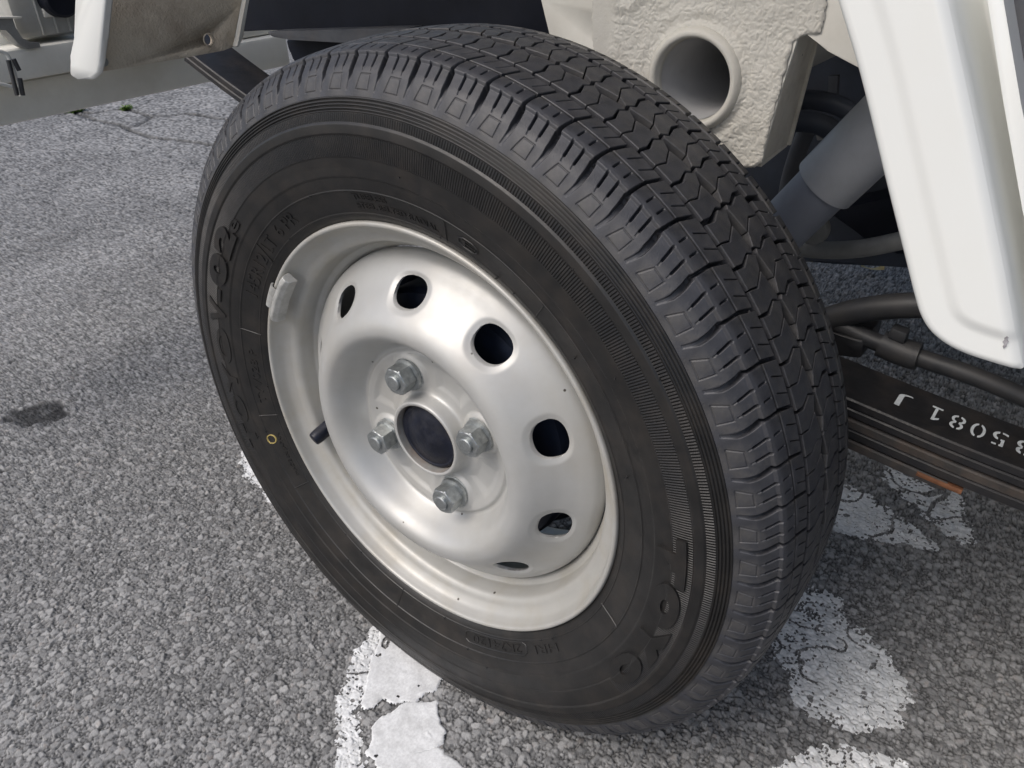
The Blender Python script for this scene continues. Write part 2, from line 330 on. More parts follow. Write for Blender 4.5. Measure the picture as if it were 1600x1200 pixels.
# worn white road paint, laid over the stones
M_PAINT = mat('road_paint_white', (.80, .81, .81), .7, 0, .06, 60, .3, 900, .35, dirt=(.40, .40, .39), dirt_amt=.55, dirt_scale=45, bdist=.0005, grain=.25, gscale=420)
def paint(polys, solid, step, rag=.006, wear=.42, thick=.0016):
    for poly in polys:
        P = np.array(poly); x0, y0 = P.min(0) - .01; x1, y1 = P.max(0) + .01
        xs = np.arange(x0, x1, step); ys = np.arange(y0, y1, step); XX, YY = np.meshgrid(xs, ys, indexing='ij')
        z, t, _ = asphalt(XX.ravel(), YY.ravel()); z = z.reshape(XX.shape)
        sdv = polydist(XX + rag * (vnoise(XX, YY, 70, 41) - .5) + .5 * rag * (vnoise(XX, YY, 260, 43) - .5), YY + rag * (vnoise(XX, YY, 70, 42) - .5) + .5 * rag * (vnoise(XX, YY, 260, 44) - .5), P)
        sdv = sdv - (.004 if solid else .0035)
        low = (z - (-.0034)) / .0038
        if solid:
            zz = thick + .0004 * vnoise(XX, YY, 200, 45) + .0003 * vnoise(XX, YY, 30, 46); zz = np.maximum(zz, z + .0004)
            edge = np.clip(-sdv / .0025, 0, 1); zz = zz - (1 - edge) ** 2 * .0022
            keep = sdv < 0
        else:
            zz = z * .7 + .0004
            keep = (sdv < 0) & (low + .5 * (vnoise(XX, YY, 45, 49) - .5) + .35 * (vnoise(XX, YY, 500, 50) - .5) > wear + .5 * np.clip(1 + sdv / .012, 0, 1))
        wv = .03 * (vnoise(XX, YY, 30, 51) - .5); ck = np.abs(2 * vnoise(XX + wv, YY - wv, 26 if solid else 34, 52) - 1)
        keep &= (ck > (.012 if solid else .035)) | (vnoise(XX, YY, 12, 53) < .45)
        keep &= (vnoise(XX, YY, 150, 54) + .6 * vnoise(XX, YY, 420, 55) < (1.42 if solid else 1.30))
        f = gridfaces(len(xs), len(ys)); k = keep.ravel()[f].all(1); f = f[k]
        if not len(f): continue
        V = np.stack([XX, YY, zz], -1).reshape(-1, 3); u, inv = np.unique(f, return_inverse=True)
        o = obj('road_paint', V[u], inv.reshape(-1, 4), M_PAINT); o['kind'] = 'structure'
A = G([(600, 990), (592, 1012), (578, 1060), (568, 1098), (580, 1102), (596, 1088), (614, 1098), (632, 1096), (646, 1097), (656, 1082), (680, 1074), (686, 1060), (720, 1040), (700, 1000), (640, 950)])
B = G([(684, 1098), (644, 1102), (600, 1122), (588, 1140), (586, 1160), (578, 1178), (594, 1198), (614, 1198), (640, 1182), (676, 1170), (687, 1160), (690, 1146), (683, 1130)])
Cc = G([(683, 1174), (640, 1187), (617, 1202), (596, 1205), (610, 1260), (760, 1260), (716, 1194), (708, 1188), (694, 1186)])
paint([A, B, Cc], True, .0010, .005, thick=.0014)
strip = G([(604, 960), (570, 1008), (542, 1064), (530, 1110), (524, 1156), (526, 1240), (560, 1240), (560, 1160), (562, 1110), (569, 1072), (580, 1036), (588, 1008), (612, 975)])
P6 = G([(386, 700), (376, 718), (384, 742), (402, 758), (430, 790), (470, 760), (420, 690)])
P2 = G([(1263, 921), (1305, 933), (1326, 967), (1359, 992), (1384, 1025), (1413, 1075), (1430, 1100), (1392, 1137), (1363, 1137), (1280, 1129), (1242, 1096), (1226, 1042), (1201, 1017), (1180, 980), (1230, 930)])
P3 = G([(1310, 752), (1322, 756), (1363, 775), (1405, 808), (1463, 854), (1388, 846), (1305, 829), (1270, 800)])
P4 = G([(1380, 712), (1438, 746), (1497, 775), (1520, 837), (1505, 854), (1438, 800), (1384, 754)])
P5 = G([(1280, 1160), (1318, 1167), (1392, 1183), (1409, 1200), (1430, 1260), (1190, 1260), (1205, 1196), (1242, 1187)])
paint([strip, P6], False, .0009, .010, -.12)
paint([P2], False, .0010, .010, -.03)
paint([P3, P4], False, .0013, .010, .0)
paint([P5], False, .0009, .010, -.05)

# weeds in the cracks, each a tuft of blades
def weed(px, py, r, n, label):
    c = at(px, py, 2, -.004); vs = []; fs = []
    for i in range(n):
        a = random.uniform(0, 6.283); l = r * random.uniform(.5, 1.1); w = l * .16; b0 = np.array([random.gauss(0, r * .35), random.gauss(0, r * .22), 0])
        dv = np.array([math.cos(a), math.sin(a), 0]); sv = np.array([-dv[1], dv[0], 0]); up = np.array([0, 0, 1.0]); t = random.uniform(.35, .9)
        q = [b0 - sv * w * .4, b0 + sv * w * .4, b0 + dv * l * .55 + up * l * t * .6 + sv * w, b0 + dv * l + up * l * t * .75, b0 + dv * l * .55 + up * l * t * .6 - sv * w]
        k = len(vs); vs += [p for p in q]; fs += [(k, k + 1, k + 2, k + 3, k + 4)]
    o = obj('weed', vs, fs, M_LEAF, None, False); o.location = tuple(c); o['label'] = label; o['category'] = 'weed'; o['group'] = 'weeds in the asphalt cracks'
weed(118, 176, .035, 60, 'larger green weed tuft at the left end of the asphalt crack')
weed(198, 172, .028, 40, 'smaller green weed tuft midway along the upper asphalt crack')
def dryleaf(px, py, L_, a, label):
    c = at(px, py, 2, .002); v = []
    for t in np.linspace(0, 1, 6):
        w = L_ * .22 * math.sin(math.pi * min(1, t * .92 + .05)); x = (t - .5) * L_; v += [(x, -w, .004 + .006 * (t - .5) ** 2 * 8), (x, w, .006 + .004 * t)]
    o = obj('dry_leaf', v, [(2 * i, 2 * i + 2, 2 * i + 3, 2 * i + 1) for i in range(5)], M_DRY); o.location = tuple(c); o.rotation_euler = (0, 0, a); o['label'] = label; o['category'] = 'dry leaf'; o['group'] = 'dry leaves under the truck'
dryleaf(1266, 410, .030, .6, 'small yellow dry leaf on asphalt just behind the tyre tread')
dryleaf(1362, 425, .040, 2.0, 'thin dry leaf on asphalt beside the white panel edge')

# ------------------------------------------------------------------ the truck
truck = link(bpy.data.objects.new('light_truck', None)); truck.empty_display_size = .05
truck['label'] = 'white light truck seen close at its silver steel wheel and black tyre'; truck['category'] = 'truck'

# ---- tyre
PROF = np.array([(.006, .166), (-.001, .1715), (-.004, .177), (-.007, .186), (-.0105, .1945), (-.0125, .2035), (-.0138, .212), (-.0142, .222), (-.0138, .2315), (-.0122, .2420), (-.0095, .2505), (-.0070, .2570), (-.0045, .2625), (-.0005, .2685), (.0025, .2718), (.0065, .2742), (.0115, .2752), (.018, .2762), (.038, .2778), (.061, .2784), (.084, .2778), (.104, .2762), (.1155, .2742)])
PS = np.concatenate([[0], np.cumsum(np.hypot(*np.diff(PROF, axis=0).T))])
sp_s = np.linspace(0, PS[-1], 1200)
def smooth_prof():
    x = np.interp(sp_s, PS, PROF[:, 0]); r = np.interp(sp_s, PS, PROF[:, 1]); k = np.ones(41) / 41
    pad = lambda a: np.concatenate([2 * a[0] - a[20:0:-1], a, 2 * a[-1] - a[-2:-22:-1]])
    return np.convolve(pad(x), k, 'valid'), np.convolve(pad(r), k, 'valid')
SX, SR = smooth_prof()
tx_, tr_ = np.gradient(SX), np.gradient(SR); tl = np.hypot(tx_, tr_); NX, NR = -tr_ / tl, tx_ / tl      # outward normal
def prof_s(s): return np.interp(s, sp_s, SX), np.interp(s, sp_s, SR), np.interp(s, sp_s, NX), np.interp(s, sp_s, NR)
i_side = SR < .2515
def x_side(r): return np.interp(r, SR[(SX < .02)], SX[(SX < .02)])
def r_tread(x):
    m_ = SR > .268; return np.interp(np.minimum(x, .1206 - x), SX[m_][:700], SR[m_][:700])
S_OUT, S_IN = .0905, .1295
def feat(r):
    o = np.zeros_like(r)
    bumpf = lambda c, w, h: h * np.clip(1 - ((r - c) / w) ** 2, 0, 1) ** .7
    step = lambda a, b: np.clip((r - a) / (b - a), 0, 1)
    o += bumpf(.1762, .0005, .0005) + bumpf(.1926, .0006, .0006)
    o += .0007 * step(.2018, .2026) - .0004 * step(.2026, .2085)
    o += .0005 * step(.2146, .2154) - .0009 * step(.2282, .2290) * 0
    o += .0010 * (step(.2284, .2296) - step(.2350, .2362))
    for c in (.2430, .2449, .2468, .2488): o -= .0011 * np.clip(1 - ((r - c) / .0006) ** 2, 0, 1) ** .5
    o -= .0007 * np.clip(1 - ((r - .2507) / .0006) ** 2, 0, 1)
    return o
r_end = float(prof_s(S_OUT)[1])
rs = np.concatenate([np.linspace(.166, .174, 10)[:-1], np.arange(.174, .194, .00028), np.arange(.194, .2145, .0006), np.arange(.2145, .2365, .00035), np.arange(.2365, .2420, .0005), np.arange(.2420, r_end - 1e-5, .0002), [r_end]])
xs_ = x_side(rs) - feat(rs)
xs_[-1] = prof_s(S_OUT)[0]
tyre = obj('tyre', lathe_verts(xs_, rs, 420), gridfaces(len(rs), 420, True, True), M_SIDE, truck, True)
tyre.location = (0, 0, RB); tyre['label'] = 'black tyre with zigzag tread and raised sidewall lettering'
# drum under the tread, and the far sidewall, as one sub-part
xd = np.linspace(.0152, .1054, 24); pr = [(prof_s(S_IN)[0], prof_s(S_IN)[1] - .0068)] + [(x, r_tread(x) - .0062) for x in xd]
pr += [(.1206 - prof_s(S_IN)[0], prof_s(S_IN)[1] - .0068)]
lathe('tread_base', pr, 240, M_TREAD, tyre, flip=True)
pr = [(.1206 - x, r) for x, r in zip(*prof_s(np.linspace(S_OUT + .0001, .002, 40))[:2])]
lathe('inner_sidewall', pr, 200, M_RUB, tyre, flip=True)

# pitches: moulded blocks come in a short and a long length
seq = 'S' * 6 + 'L' * 5 + 'S' * 7 + 'L' * 3 + 'S' * 10 + 'L' * 4 + 'S' * 8 + 'L' * 3 + 'S' * 8 + 'L' * 5 + 'S' * 7
KS = 360 / (seq.count('S') * 5.2 + seq.count('L') * 5.9)
LEN = {'S': math.radians(5.2 * KS), 'L': math.radians(5.9 * KS)}
def shoulder_mesh(L_, flip):
    ns, nf = 132, 100
    s = np.linspace(S_OUT, S_IN, ns); f = np.linspace(0, 1, nf); SS, FF = np.meshgrid(s, f, indexing='ij')
    mm = L_ * .272                                                      # metres per pitch
    def seg(s0, f0, s1, f1, hw, depth, soft=.0003):
        dS, dF = s1 - s0, (f1 - f0) * mm; l2 = dS * dS + dF * dF; best = None
        for sh in (-1, 0, 1):
            t = np.clip(((SS - s0) * dS + (FF + sh - f0) * mm * dF) / l2, 0, 1)
            dd = np.hypot(SS - s0 - t * dS, (FF + sh - f0) * mm - t * dF)
            best = dd if best is None else np.minimum(best, dd)
        return depth * (1 - sstep(best, hw - soft, hw + soft))
    h = np.zeros_like(SS)
    # notch between blocks, tapering on the side face, with its knee
    cen = np.interp(SS, [.0940, .0990, .1026, .1095, .1165, .1190, .1295], [.03, .075, .095, .06, -.005, -.015, .0])
    wid = np.interp(SS, [.0940, .1000, .1060, .1165, .1185, .1295], [.0009, .0011, .0016, .0016, .0008, .00065])
    dep = np.interp(SS, [.0936, .0942, .0990, .1060, .1130, .1180, .1295], [0, .0005, .0006, .0030, .0058, .0060, .0062])
    dd = np.minimum(np.abs(FF - cen), np.minimum(np.abs(FF - 1 - cen), np.abs(FF + 1 - cen))) * mm
    h = np.maximum(h, dep * (1 - sstep(dd, wid - .0003, wid + .0005)))
    for a, b in ((.36, .46), (.67, .745)):
        h = np.maximum(h, seg(.1182, a, .1090, a + (b - a) * .75, .00062, .0042))
        h = np.maximum(h, seg(.1090, a + (b - a) * .75, .1060, b, .0004, .0006))
    for a in (.352, .672): h = np.maximum(h, seg(.1226, a, .1282, a, .00045, .003))
    q = [(.1036, .458), (.0945, .341), (.0942, .774), (.1036, .782)]
    for i in range(4): h = np.maximum(h, seg(*q[i], *q[(i + 1) % 4], .00035, .0006))
    # worn edge: a slightly scalloped wear line just over the corner
    h += .0019 * sstep(SS, .1035, .1150) * (1 - sstep(SS, .1168, .1188))
    h += .00025 * (1 - sstep(np.abs(SS - .1190), .0, .0022)) * (.6 + .4 * np.sin(FF * 19) * np.sin(FF * 7 + 1))
    x, r, nx, nr = prof_s(SS); x = x - h * nx; r = r - h * nr
    # inner wall of the block down the thin groove
    x = np.vstack([x, x[-1:], x[-1:]]); r = np.vstack([r, np.minimum(r[-1:], r[-1:].max() - .0030), np.full((1, nf), r[-1].max() - .0068)]); ph = np.vstack([FF, FF[-2:]]) * L_
    if flip: x = .1206 - x; ph = L_ - ph
    V = np.stack([x, r * np.cos(ph), r * np.sin(ph)], -1).reshape(-1, 3)
    me = bpy.data.meshes.new('shoulder_block'); F = gridfaces(ns + 2, nf, False, True)
    me.vertices.add(len(V)); me.vertices.foreach_set('co', V.astype(np.float32).ravel()); me.loops.add(F.size); me.loops.foreach_set('vertex_index', F.astype(np.int32).ravel())
    me.polygons.add(len(F)); me.polygons.foreach_set('loop_start', np.arange(0, F.size, 4, dtype=np.int32)); me.update(calc_edges=True)
    me.materials.append(M_TREAD); me.polygons.foreach_set('use_smooth', np.ones(len(F), bool)); return me
R2 = dict(poly=[(.0176, .045), (.0312, .175), (.0300, 1.0 + .085), (.0176, .955)], sipes=[((.0206, .36), (.0320, .53)), ((.0206, .70), (.0320, .88))])
PA = [(.0340, .37), (.0420, .415), (.0500, .285), (.0512, .262), (.0577, .365), (.0536, .635), (.0503, .700), (.0433, .845), (.0368, .800), (.0340, .792)]
PB = [(.0340, .822), (.0366, .830), (.0433, .882), (.0509, .726), (.0542, .662), (.0575, 1.225), (.0556, 1.300), (.0512, 1.222), (.0496, 1.235), (.0415, 1.335), (.0340, 1.300)]
def inset_slots(poly, sipes, w=.0005):
    return poly
def block_mesh(name, poly, sipes, L_, mirror, MC=.1175):
    k = .275 * L_
    bm = bmesh.new()
    pts = [(x, f * k) for x, f in poly]
    if mirror: pts = [(MC - x, 2 * MIRF * k - v) for x, v in pts]
    vs = [bm.verts.new((x, v, 0)) for x, v in pts]; bm.faces.new(vs)
    for (x0, f0), (x1, f1) in sipes:                                    # slots as real narrow gaps
        a = np.array((x0, f0 * k)); b = np.array((x1, f1 * k))
        if mirror: a = np.array((MC - a[0], 2 * MIRF * k - a[1])); b = np.array((MC - b[0], 2 * MIRF * k - b[1]))
        dv = (b - a) / np.linalg.norm(b - a); n = np.array((-dv[1], dv[0]))
        for sgn in (-1, 1):
            c = a + n * .00032 * sgn
            bmesh.ops.bisect_plane(bm, geom=bm.verts[:] + bm.edges[:] + bm.faces[:], dist=1e-7, plane_co=(c[0], c[1], 0), plane_no=(n[0], n[1], 0))
        c = a; bmesh.ops.bisect_plane(bm, geom=bm.verts[:] + bm.edges[:] + bm.faces[:], dist=1e-7, plane_co=(c[0], c[1], 0), plane_no=(dv[0], dv[1], 0))
        kill = []
        for f in bm.faces:
            cc = f.calc_center_median(); q = np.array((cc.x, cc.y)) - a
            if abs(q @ n) < .00033 and 0 < q @ dv: kill.append(f)
        bmesh.ops.delete(bm, geom=kill, context='FACES')
    bmesh.ops.dissolve_limit(bm, angle_limit=.002, verts=bm.verts[:], edges=bm.edges[:])
    top = bm.faces[:]
    r = bmesh.ops.extrude_face_region(bm, geom=top); nv = [e for e in r['geom'] if isinstance(e, bmesh.types.BMVert)]
    for v in nv: v.co.z -= .0064
    bmesh.ops.recalc_face_normals(bm, faces=bm.faces[:])
    ed_ = [e for e in bm.edges if all(abs(v.co.z) < 1e-6 for v in e.verts) and len(e.link_faces) == 2 and e.calc_face_angle() > .8]
    bmesh.ops.bevel(bm, geom=ed_, offset=.00038, segments=1, affect='EDGES', clamp_overlap=True)
    lo = min(v.co.y for v in bm.verts); hi = max(v.co.y for v in bm.verts)
    for c in np.linspace(lo, hi, 6)[1:-1]: bmesh.ops.bisect_plane(bm, geom=bm.verts[:] + bm.edges[:] + bm.faces[:], dist=1e-7, plane_co=(0, c, 0), plane_no=(0, 1, 0))
    for v in bm.verts:
        x, vv, z = v.co; r_ = float(r_tread(np.array(x))) + z; ph = vv / .275; v.co = (x, r_ * math.cos(ph), r_ * math.sin(ph))
    bmesh.ops.recalc_face_normals(bm, faces=bm.faces[:])
    me = bpy.data.meshes.new(name); bm.to_mesh(me); bm.free(); me.materials.append(M_TREAD); return me
MIRF = (137.98 - 133.3) / 5.95
MES = {}
for c in 'SL':
    MES[c] = [('shoulder_block', shoulder_mesh(LEN[c], False)), ('shoulder_block', shoulder_mesh(LEN[c], True))]
    for mir in (False, True):
        for p_, s_ in ((R2['poly'], R2['sipes']), (PA, []), (PB, [])): MES[c].append(('tread_block', block_mesh('tread_block', p_, s_, LEN[c], mir, .1195 if s_ else .1175)))
ph = math.radians(101.9) - LEN['S'] * 0
cand = []
for c in seq:
    for kind, (nm, me) in enumerate(MES[c]):
        mid = ph + LEN[c] * .5; p = np.array([.01 if kind == 0 else .06, .275 * math.cos(mid), .275 * math.sin(mid) + RB])
        n = np.array([-.5 if kind == 0 else 0, math.cos(mid), math.sin(mid)]); vis = n @ (CAM - p) / np.linalg.norm(CAM - p)
        if kind == 0: vis += 1.0
        cand.append((vis, nm, me, ph, c))
    ph += LEN[c]
cand.sort(key=lambda t: -t[0])
rest = []
for i, (vis, nm, me, a, c) in enumerate(cand):
    if i < 298:
        o = link(bpy.data.objects.new(nm, me), tyre); o.rotation_euler = (a, 0, 0)
    else: rest.append((me, a))
Vs, Fs, k = [], [], 0
for me, a in rest:
    v = np.empty(len(me.vertices) * 3, np.float32); me.vertices.foreach_get('co', v); v = v.reshape(-1, 3)
    if len(v) > 5000:                                                   # far-side shoulder: keep it coarse
        ns_, nf_ = 134, 100; v = v.reshape(ns_, nf_, 3)[np.r_[0:132:6, 131, 133]][:, np.r_[0:100:9]]; n0, n1 = v.shape[:2]; v = v.reshape(-1, 3); fl = [tuple(q) for q in gridfaces(n0, n1)]
    else: fl = [tuple(p.vertices) for p in me.polygons]
    ca, sa = math.cos(a), math.sin(a)
    Vs.append(np.stack([v[:, 0], v[:, 1] * ca - v[:, 2] * sa, v[:, 1] * sa + v[:, 2] * ca], 1)); Fs += [tuple(i + k for i in f) for f in fl]; k += len(v)
o = obj('tread_block', np.concatenate(Vs), Fs, M_TREAD, tyre, False); o['kind'] = 'stuff'

# ---- lettering on the sidewall
def text_mesh(body, bold=0.0, ext=.0):
    cu = bpy.data.curves.new('txt', 'FONT'); cu.body = body; cu.size = 1.0; cu.offset = bold; cu.extrude = ext; cu.resolution_u = 5
    to = bpy.data.objects.new('txt', cu); COL.objects.link(to); dg = bpy.context.evaluated_depsgraph_get()
    me = bpy.data.meshes.new_from_object(to.evaluated_get(dg)); bpy.data.objects.remove(to); bpy.data.curves.remove(cu); return me
def side_text(body, a0, a1, r0, r1, h=.0007, bold=.02, mtl=None):
    me = text_mesh(body, bold, .5); bm = bmesh.new(); bm.from_mesh(me); bpy.data.meshes.remove(me)
    bmesh.ops.remove_doubles(bm, verts=bm.verts[:], dist=1e-5)
    xs = [v.co.x for v in bm.verts]; ys = [v.co.y for v in bm.verts]; x0, x1, y0, y1 = min(xs), max(xs), min(ys), max(ys)
    n = max(4, int((a1 - a0) / 1.2))
    for c in np.linspace(x0, x1, n + 1)[1:-1]: bmesh.ops.bisect_plane(bm, geom=bm.verts[:] + bm.edges[:] + bm.faces[:], dist=1e-6, plane_co=(c, 0, 0), plane_no=(1, 0, 0))
    for c in np.linspace(y0, y1, 5)[1:-1]: bmesh.ops.bisect_plane(bm, geom=bm.verts[:] + bm.edges[:] + bm.faces[:], dist=1e-6, plane_co=(0, c, 0), plane_no=(0, 1, 0))
    for v in bm.verts:
        u = (v.co.x - x0) / (x1 - x0); w = (v.co.y - y0) / (y1 - y0); a = math.radians(a0 + (a1 - a0) * u); r = r0 + (r1 - r0) * w
        x = float(x_side(np.array(r)) - feat(np.array([r]))[0]) - (h if v.co.z > 0 else -.0006); v.co = (x, r * math.cos(a), r * math.sin(a))
    return obj_bm('lettering', bm, mtl or M_RUB, tyre, False)
for ch, a0, a1 in (('T', 173.6, 183.2), ('O', 183.4, 193.8), ('Y', 193.6, 204.4), ('O', 204.4, 214.8)): side_text(ch, a0, a1, .2056, .2250, .0017, .11)
side_text('0', 24.6, 33.2, .2062, .2246, .0016, .06); side_text('2', 33.8, 41.6, .2062, .2246, .0016, .06); side_text('e', 41.6, 45.4, .2085, .2160, .0010, .02)
side_text('-', 20.2, 23.6, .2112, .2150, .0010, .02); side_text('V', 13.8, 20.0, .2062, .2240, .0010, .03)
for ch, a0, a1 in (('T', -20, -13.6), ('O', -13, -5.6), ('Y', -5.2, 2.6), ('O', 3, 12.6)): side_text(ch, a0, a1, .2050, .2200, .0006, .03)
side_text('145R12', 27.4, 42.0, .1798, .1898, .0007, 0); side_text('/', 41.6, 44.2, .1760, .1920, .0007, 0); side_text('LT', 44.6, 49.0, .1800, .1898, .0007, 0); side_text('6 PR', 51.8, 61.0, .1810, .1902, .0007, 0)
side_text('TYV028 P', -7.2, 9.4, .1812, .1880, .0006, 0); side_text('MADE IN JAPAN', -30.2, -16.8, .1795, .1842, .0005, 0)
side_text('TUBELESS', 82.2, 91.4, .1864, .1906, .0005, 0); side_text('STEEL BELTED RADIAL', 82.2, 104.0, .1800, .1842, .0005, 0)
side_text('E', 110.2, 113.2, .1815, .1862, .0006, 0); side_text('2K74120', -119.5, -102.5, .1792, .1856, .0006, 0); side_text('HRI', -133, -124.5, .1800, .1860, .0006, 0)
# moulded thin outlines: radial ticks, the capsule round the code, the box round the E
def side_line(pts, hw=.0004, h=.0006, mtl=None, name='moulded_line'):
    V, F = [], []
    q = []
    for (a, r), (b, s) in zip(pts[:-1], pts[1:]):
        n = max(2, int(abs(b - a) / .6) + int(abs(s - r) / .002) + 1)
        q += [(a + (b - a) * t, r + (s - r) * t) for t in np.linspace(0, 1, n, endpoint=False)]
    q.append(pts[-1]); P = np.array([(r * math.cos(math.radians(a)), r * math.sin(math.radians(a))) for a, r in q]); T = np.gradient(P, axis=0); T /= np.linalg.norm(T, axis=1)[:, None] + 1e-12
    for (y, z), (ty, tz) in zip(P, T):
        for sgn, hh in ((-1, -.0003), (-.5, h), (.5, h), (1, -.0003)):
            yy, zz = y - tz * hw * sgn * 1.5, z + ty * hw * sgn * 1.5; r = math.hypot(yy, zz); V.append((float(x_side(np.array(r)) - feat(np.array([r]))[0]) - hh, yy, zz))
    for i in range(len(P) - 1):
        for j in range(3): F.append((4 * i + j, 4 * i + j + 1, 4 * i + 5 + j, 4 * i + 4 + j))
    return obj(name, V, F, mtl or M_RUB, tyre, True)
for a in (15.1, -11.2, -33.4, -76.5, -156.3, 130.0, 106.0): side_line([(a, .1752), (a, .1930)])
for a, b, r0, r1 in ((-121.5, -100.0, .1775, .1872), (109.2, 113.9, .1803, .1874)):
    side_line([(a + 1.2, r0), (b - 1.2, r0), (b, r0 + .002), (b, r1 - .002), (b - 1.2, r1), (a + 1.2, r1), (a, r1 - .002), (a, r0 + .002), (a + 1.2, r0)])
o = side_line([(-18.35 + 1.25 * math.cos(t), .1902 + .0042 * math.sin(t)) for t in np.linspace(0, 2 * math.pi, 20)], .0004, .0008, M_YEL, 'paint_ring'); o['label'] = 'small yellow ink ring'
V, F = [], []
for i in range(34):
    a = random.uniform(0, 6.283); r = random.choice([.1925, .2030, .1762, .2300, .2360, .2090, .185]); h = random.uniform(.0012, .0026); x = float(x_side(np.array(r))); k = len(V); w = .0007
    y, z = r * math.cos(a), r * math.sin(a)
    for q in range(6):
        V.append((x + .0005, y + w * math.cos(q * 1.047), z + w * math.sin(q * 1.047)))
    for q in range(6): V.append((x - h, y + w * .6 * math.cos(q * 1.047), z + w * .6 * math.sin(q * 1.047)))
    F += [tuple(range(k + 6, k + 12))] + [(k + q, k + (q + 1) % 6, k + 6 + (q + 1) % 6, k + 6 + q) for q in range(6)]
o = obj('vent_nub', V, F, M_PIP, tyre, True, 50); o['kind'] = 'stuff'

# ---- steel wheel
RP = smoothpoly([(.0075, .1655), (.0035, .1688), (.0008, .1700), (-.0014, .1694), (-.0020, .1678), (-.0010, .1662), (.0030, .1648), (.0080, .1625), (.0118, .1580), (.0138, .1535), (.0165, .1508), (.0215, .1494), (.0262, .1482), (.0285, .1474), (.0300, .1455), (.0318, .1432), (.0350, .1418), (.0420, .1412), (.0900, .1412), (.1000, .1500), (.1150, .1520), (.1220, .1690)], 5)
wheel = lathe('wheel_rim', RP, 320, M_SILD, truck, flip=False); wheel.location = (0, 0, RB)
wheel['label'] = 'silver painted steel wheel with ten oval holes and four nuts'
NUTA = [70.1 + 90 * k for k in range(4)]; HOLA = [16.7 + 36 * k for k in range(10)]
dr = np.array([(.0285, .0048), (.0300, .0040), (.0316, .0048), (.0326, .0085), (.0340, .0142), (.0372, .0164), (.0430, .0168), (.0580, .0160), (.0640, .0146), (.0672, .0138), (.0686, .0141), (.0698, .0152), (.0712, .0157), (.0735, .0142), (.0780, .0066), (.0830, -.0028), (.0880, -.0082), (.0930, -.0098), (.0985, -.0088), (.1045, -.0050), (.1110, .0012), (.1190, .0092), (.1270, .0160), (.1340, .0212), (.1385, .0258), (.1408, .0320), (.1412, .0380)])
drs = smoothpoly(dr, 8)
nr_, na_ = 176, 1000
rr = np.linspace(.0285, .1411, nr_); aa = np.linspace(0, 2 * math.pi, na_, endpoint=False)
RR, AA = np.meshgrid(rr, aa, indexing='ij'); XX = np.interp(RR, drs[:, 0], drs[:, 1])
YY, ZZ = RR * np.cos(AA), RR * np.sin(AA)
for a in NUTA:                                              # raised conical seats, and the pressed pads between them
    cy, cz = .0508 * math.cos(math.radians(a)), .0508 * math.sin(math.radians(a)); dd = np.hypot(YY - cy, ZZ - cz)
    XX -= .0026 * (1 - sstep(dd, .0130, .0180)) * sstep(RR, .034, .038)
    dA = np.abs((AA - math.radians(a + 45) + math.pi) % (2 * math.pi) - math.pi)
    q = np.maximum(np.abs(RR - .0520) / .0105, dA * .052 / .0155)
    XX += .0014 * (1 - sstep(q, .55, 1.1))
q1 = np.full(RR.shape, 9.0); UU = np.zeros(RR.shape); VV = np.zeros(RR.shape)
for a in HOLA:
    dA = (AA - math.radians(a) + math.pi) % (2 * math.pi) - math.pi; u = dA * .1185; v = RR - .1182
    q = ((np.abs(u) / .0141) ** 2.3 + (np.abs(v) / .0094) ** 2.3) ** (1 / 2.3); n = q < q1; q1 = np.where(n, q, q1)
    sel = n & (q < 1); 
    UU = np.where(n, u, UU); VV = np.where(n, v, VV)
XX += .0016 * (1 - sstep(q1, .95, 1.36))
ins = q1 < 1.0
F = gridfaces(nr_, na_, True); fi = ins.ravel()[F]; keep = ~fi.all(1); F = F[keep]
# slide the inside vertices of the rim cells onto the hole edge
sc = np.where(ins, 1 / np.maximum(q1, .3), 1.0); R_s = np.where(ins, .1182 + VV * sc, RR); A_s = np.where(ins, AA + (UU * sc - UU) / .1185, AA)
XX = np.where(ins, np.interp(R_s, drs[:, 0], drs[:, 1]) + .0016, XX)
V = np.stack([XX, R_s * np.cos(A_s), R_s * np.sin(A_s)], -1).reshape(-1, 3)
# hole walls: boundary edges of the kept faces whose two ends lie on a hole edge
E_ = np.concatenate([F[:, [0, 1]], F[:, [1, 2]], F[:, [2, 3]], F[:, [3, 0]]]); key = np.sort(E_, 1); uk, ix_, cnt = np.unique(key[:, 0].astype(np.int64) * 10 ** 7 + key[:, 1], return_index=True, return_counts=True)
be = E_[ix_[cnt == 1]]; iv = ins.ravel(); be = be[iv[be[:, 0]] & iv[be[:, 1]]]
bv = np.unique(be); mp = {int(v): len(V) + i for i, v in enumerate(bv)}; V = np.vstack([V, V[bv] + np.array([.0032, 0, 0])])
W = np.array([(b, a, mp[int(a)], mp[int(b)]) for a, b in be.tolist()]) if len(be) else np.zeros((0, 4), int)
F = np.vstack([F, W]); u, inv = np.unique(F, return_inverse=True); F = inv.reshape(-1, 4); V = V[u]
disc = obj('wheel_disc', V, F[:, ::-1].copy(), M_SIL, wheel, True, 60)
lathe('hub_bore', [(.0045, .0286), (.0060, .0282), (.0170, .0282), (.0260, .0275)], 96, M_HUBIN, wheel)
cap = smoothpoly([(.0125, .0276), (.0096, .0268), (.0088, .0252), (.0094, .0238), (.0088, .0215), (.0070, .0165), (.0055, .0100), (.0049, .0045), (.0047, .0001)], 5)
o = lathe('hub_cap', cap, 72, M_CAP, wheel); o['label'] = 'dark domed cap in the hub bore'
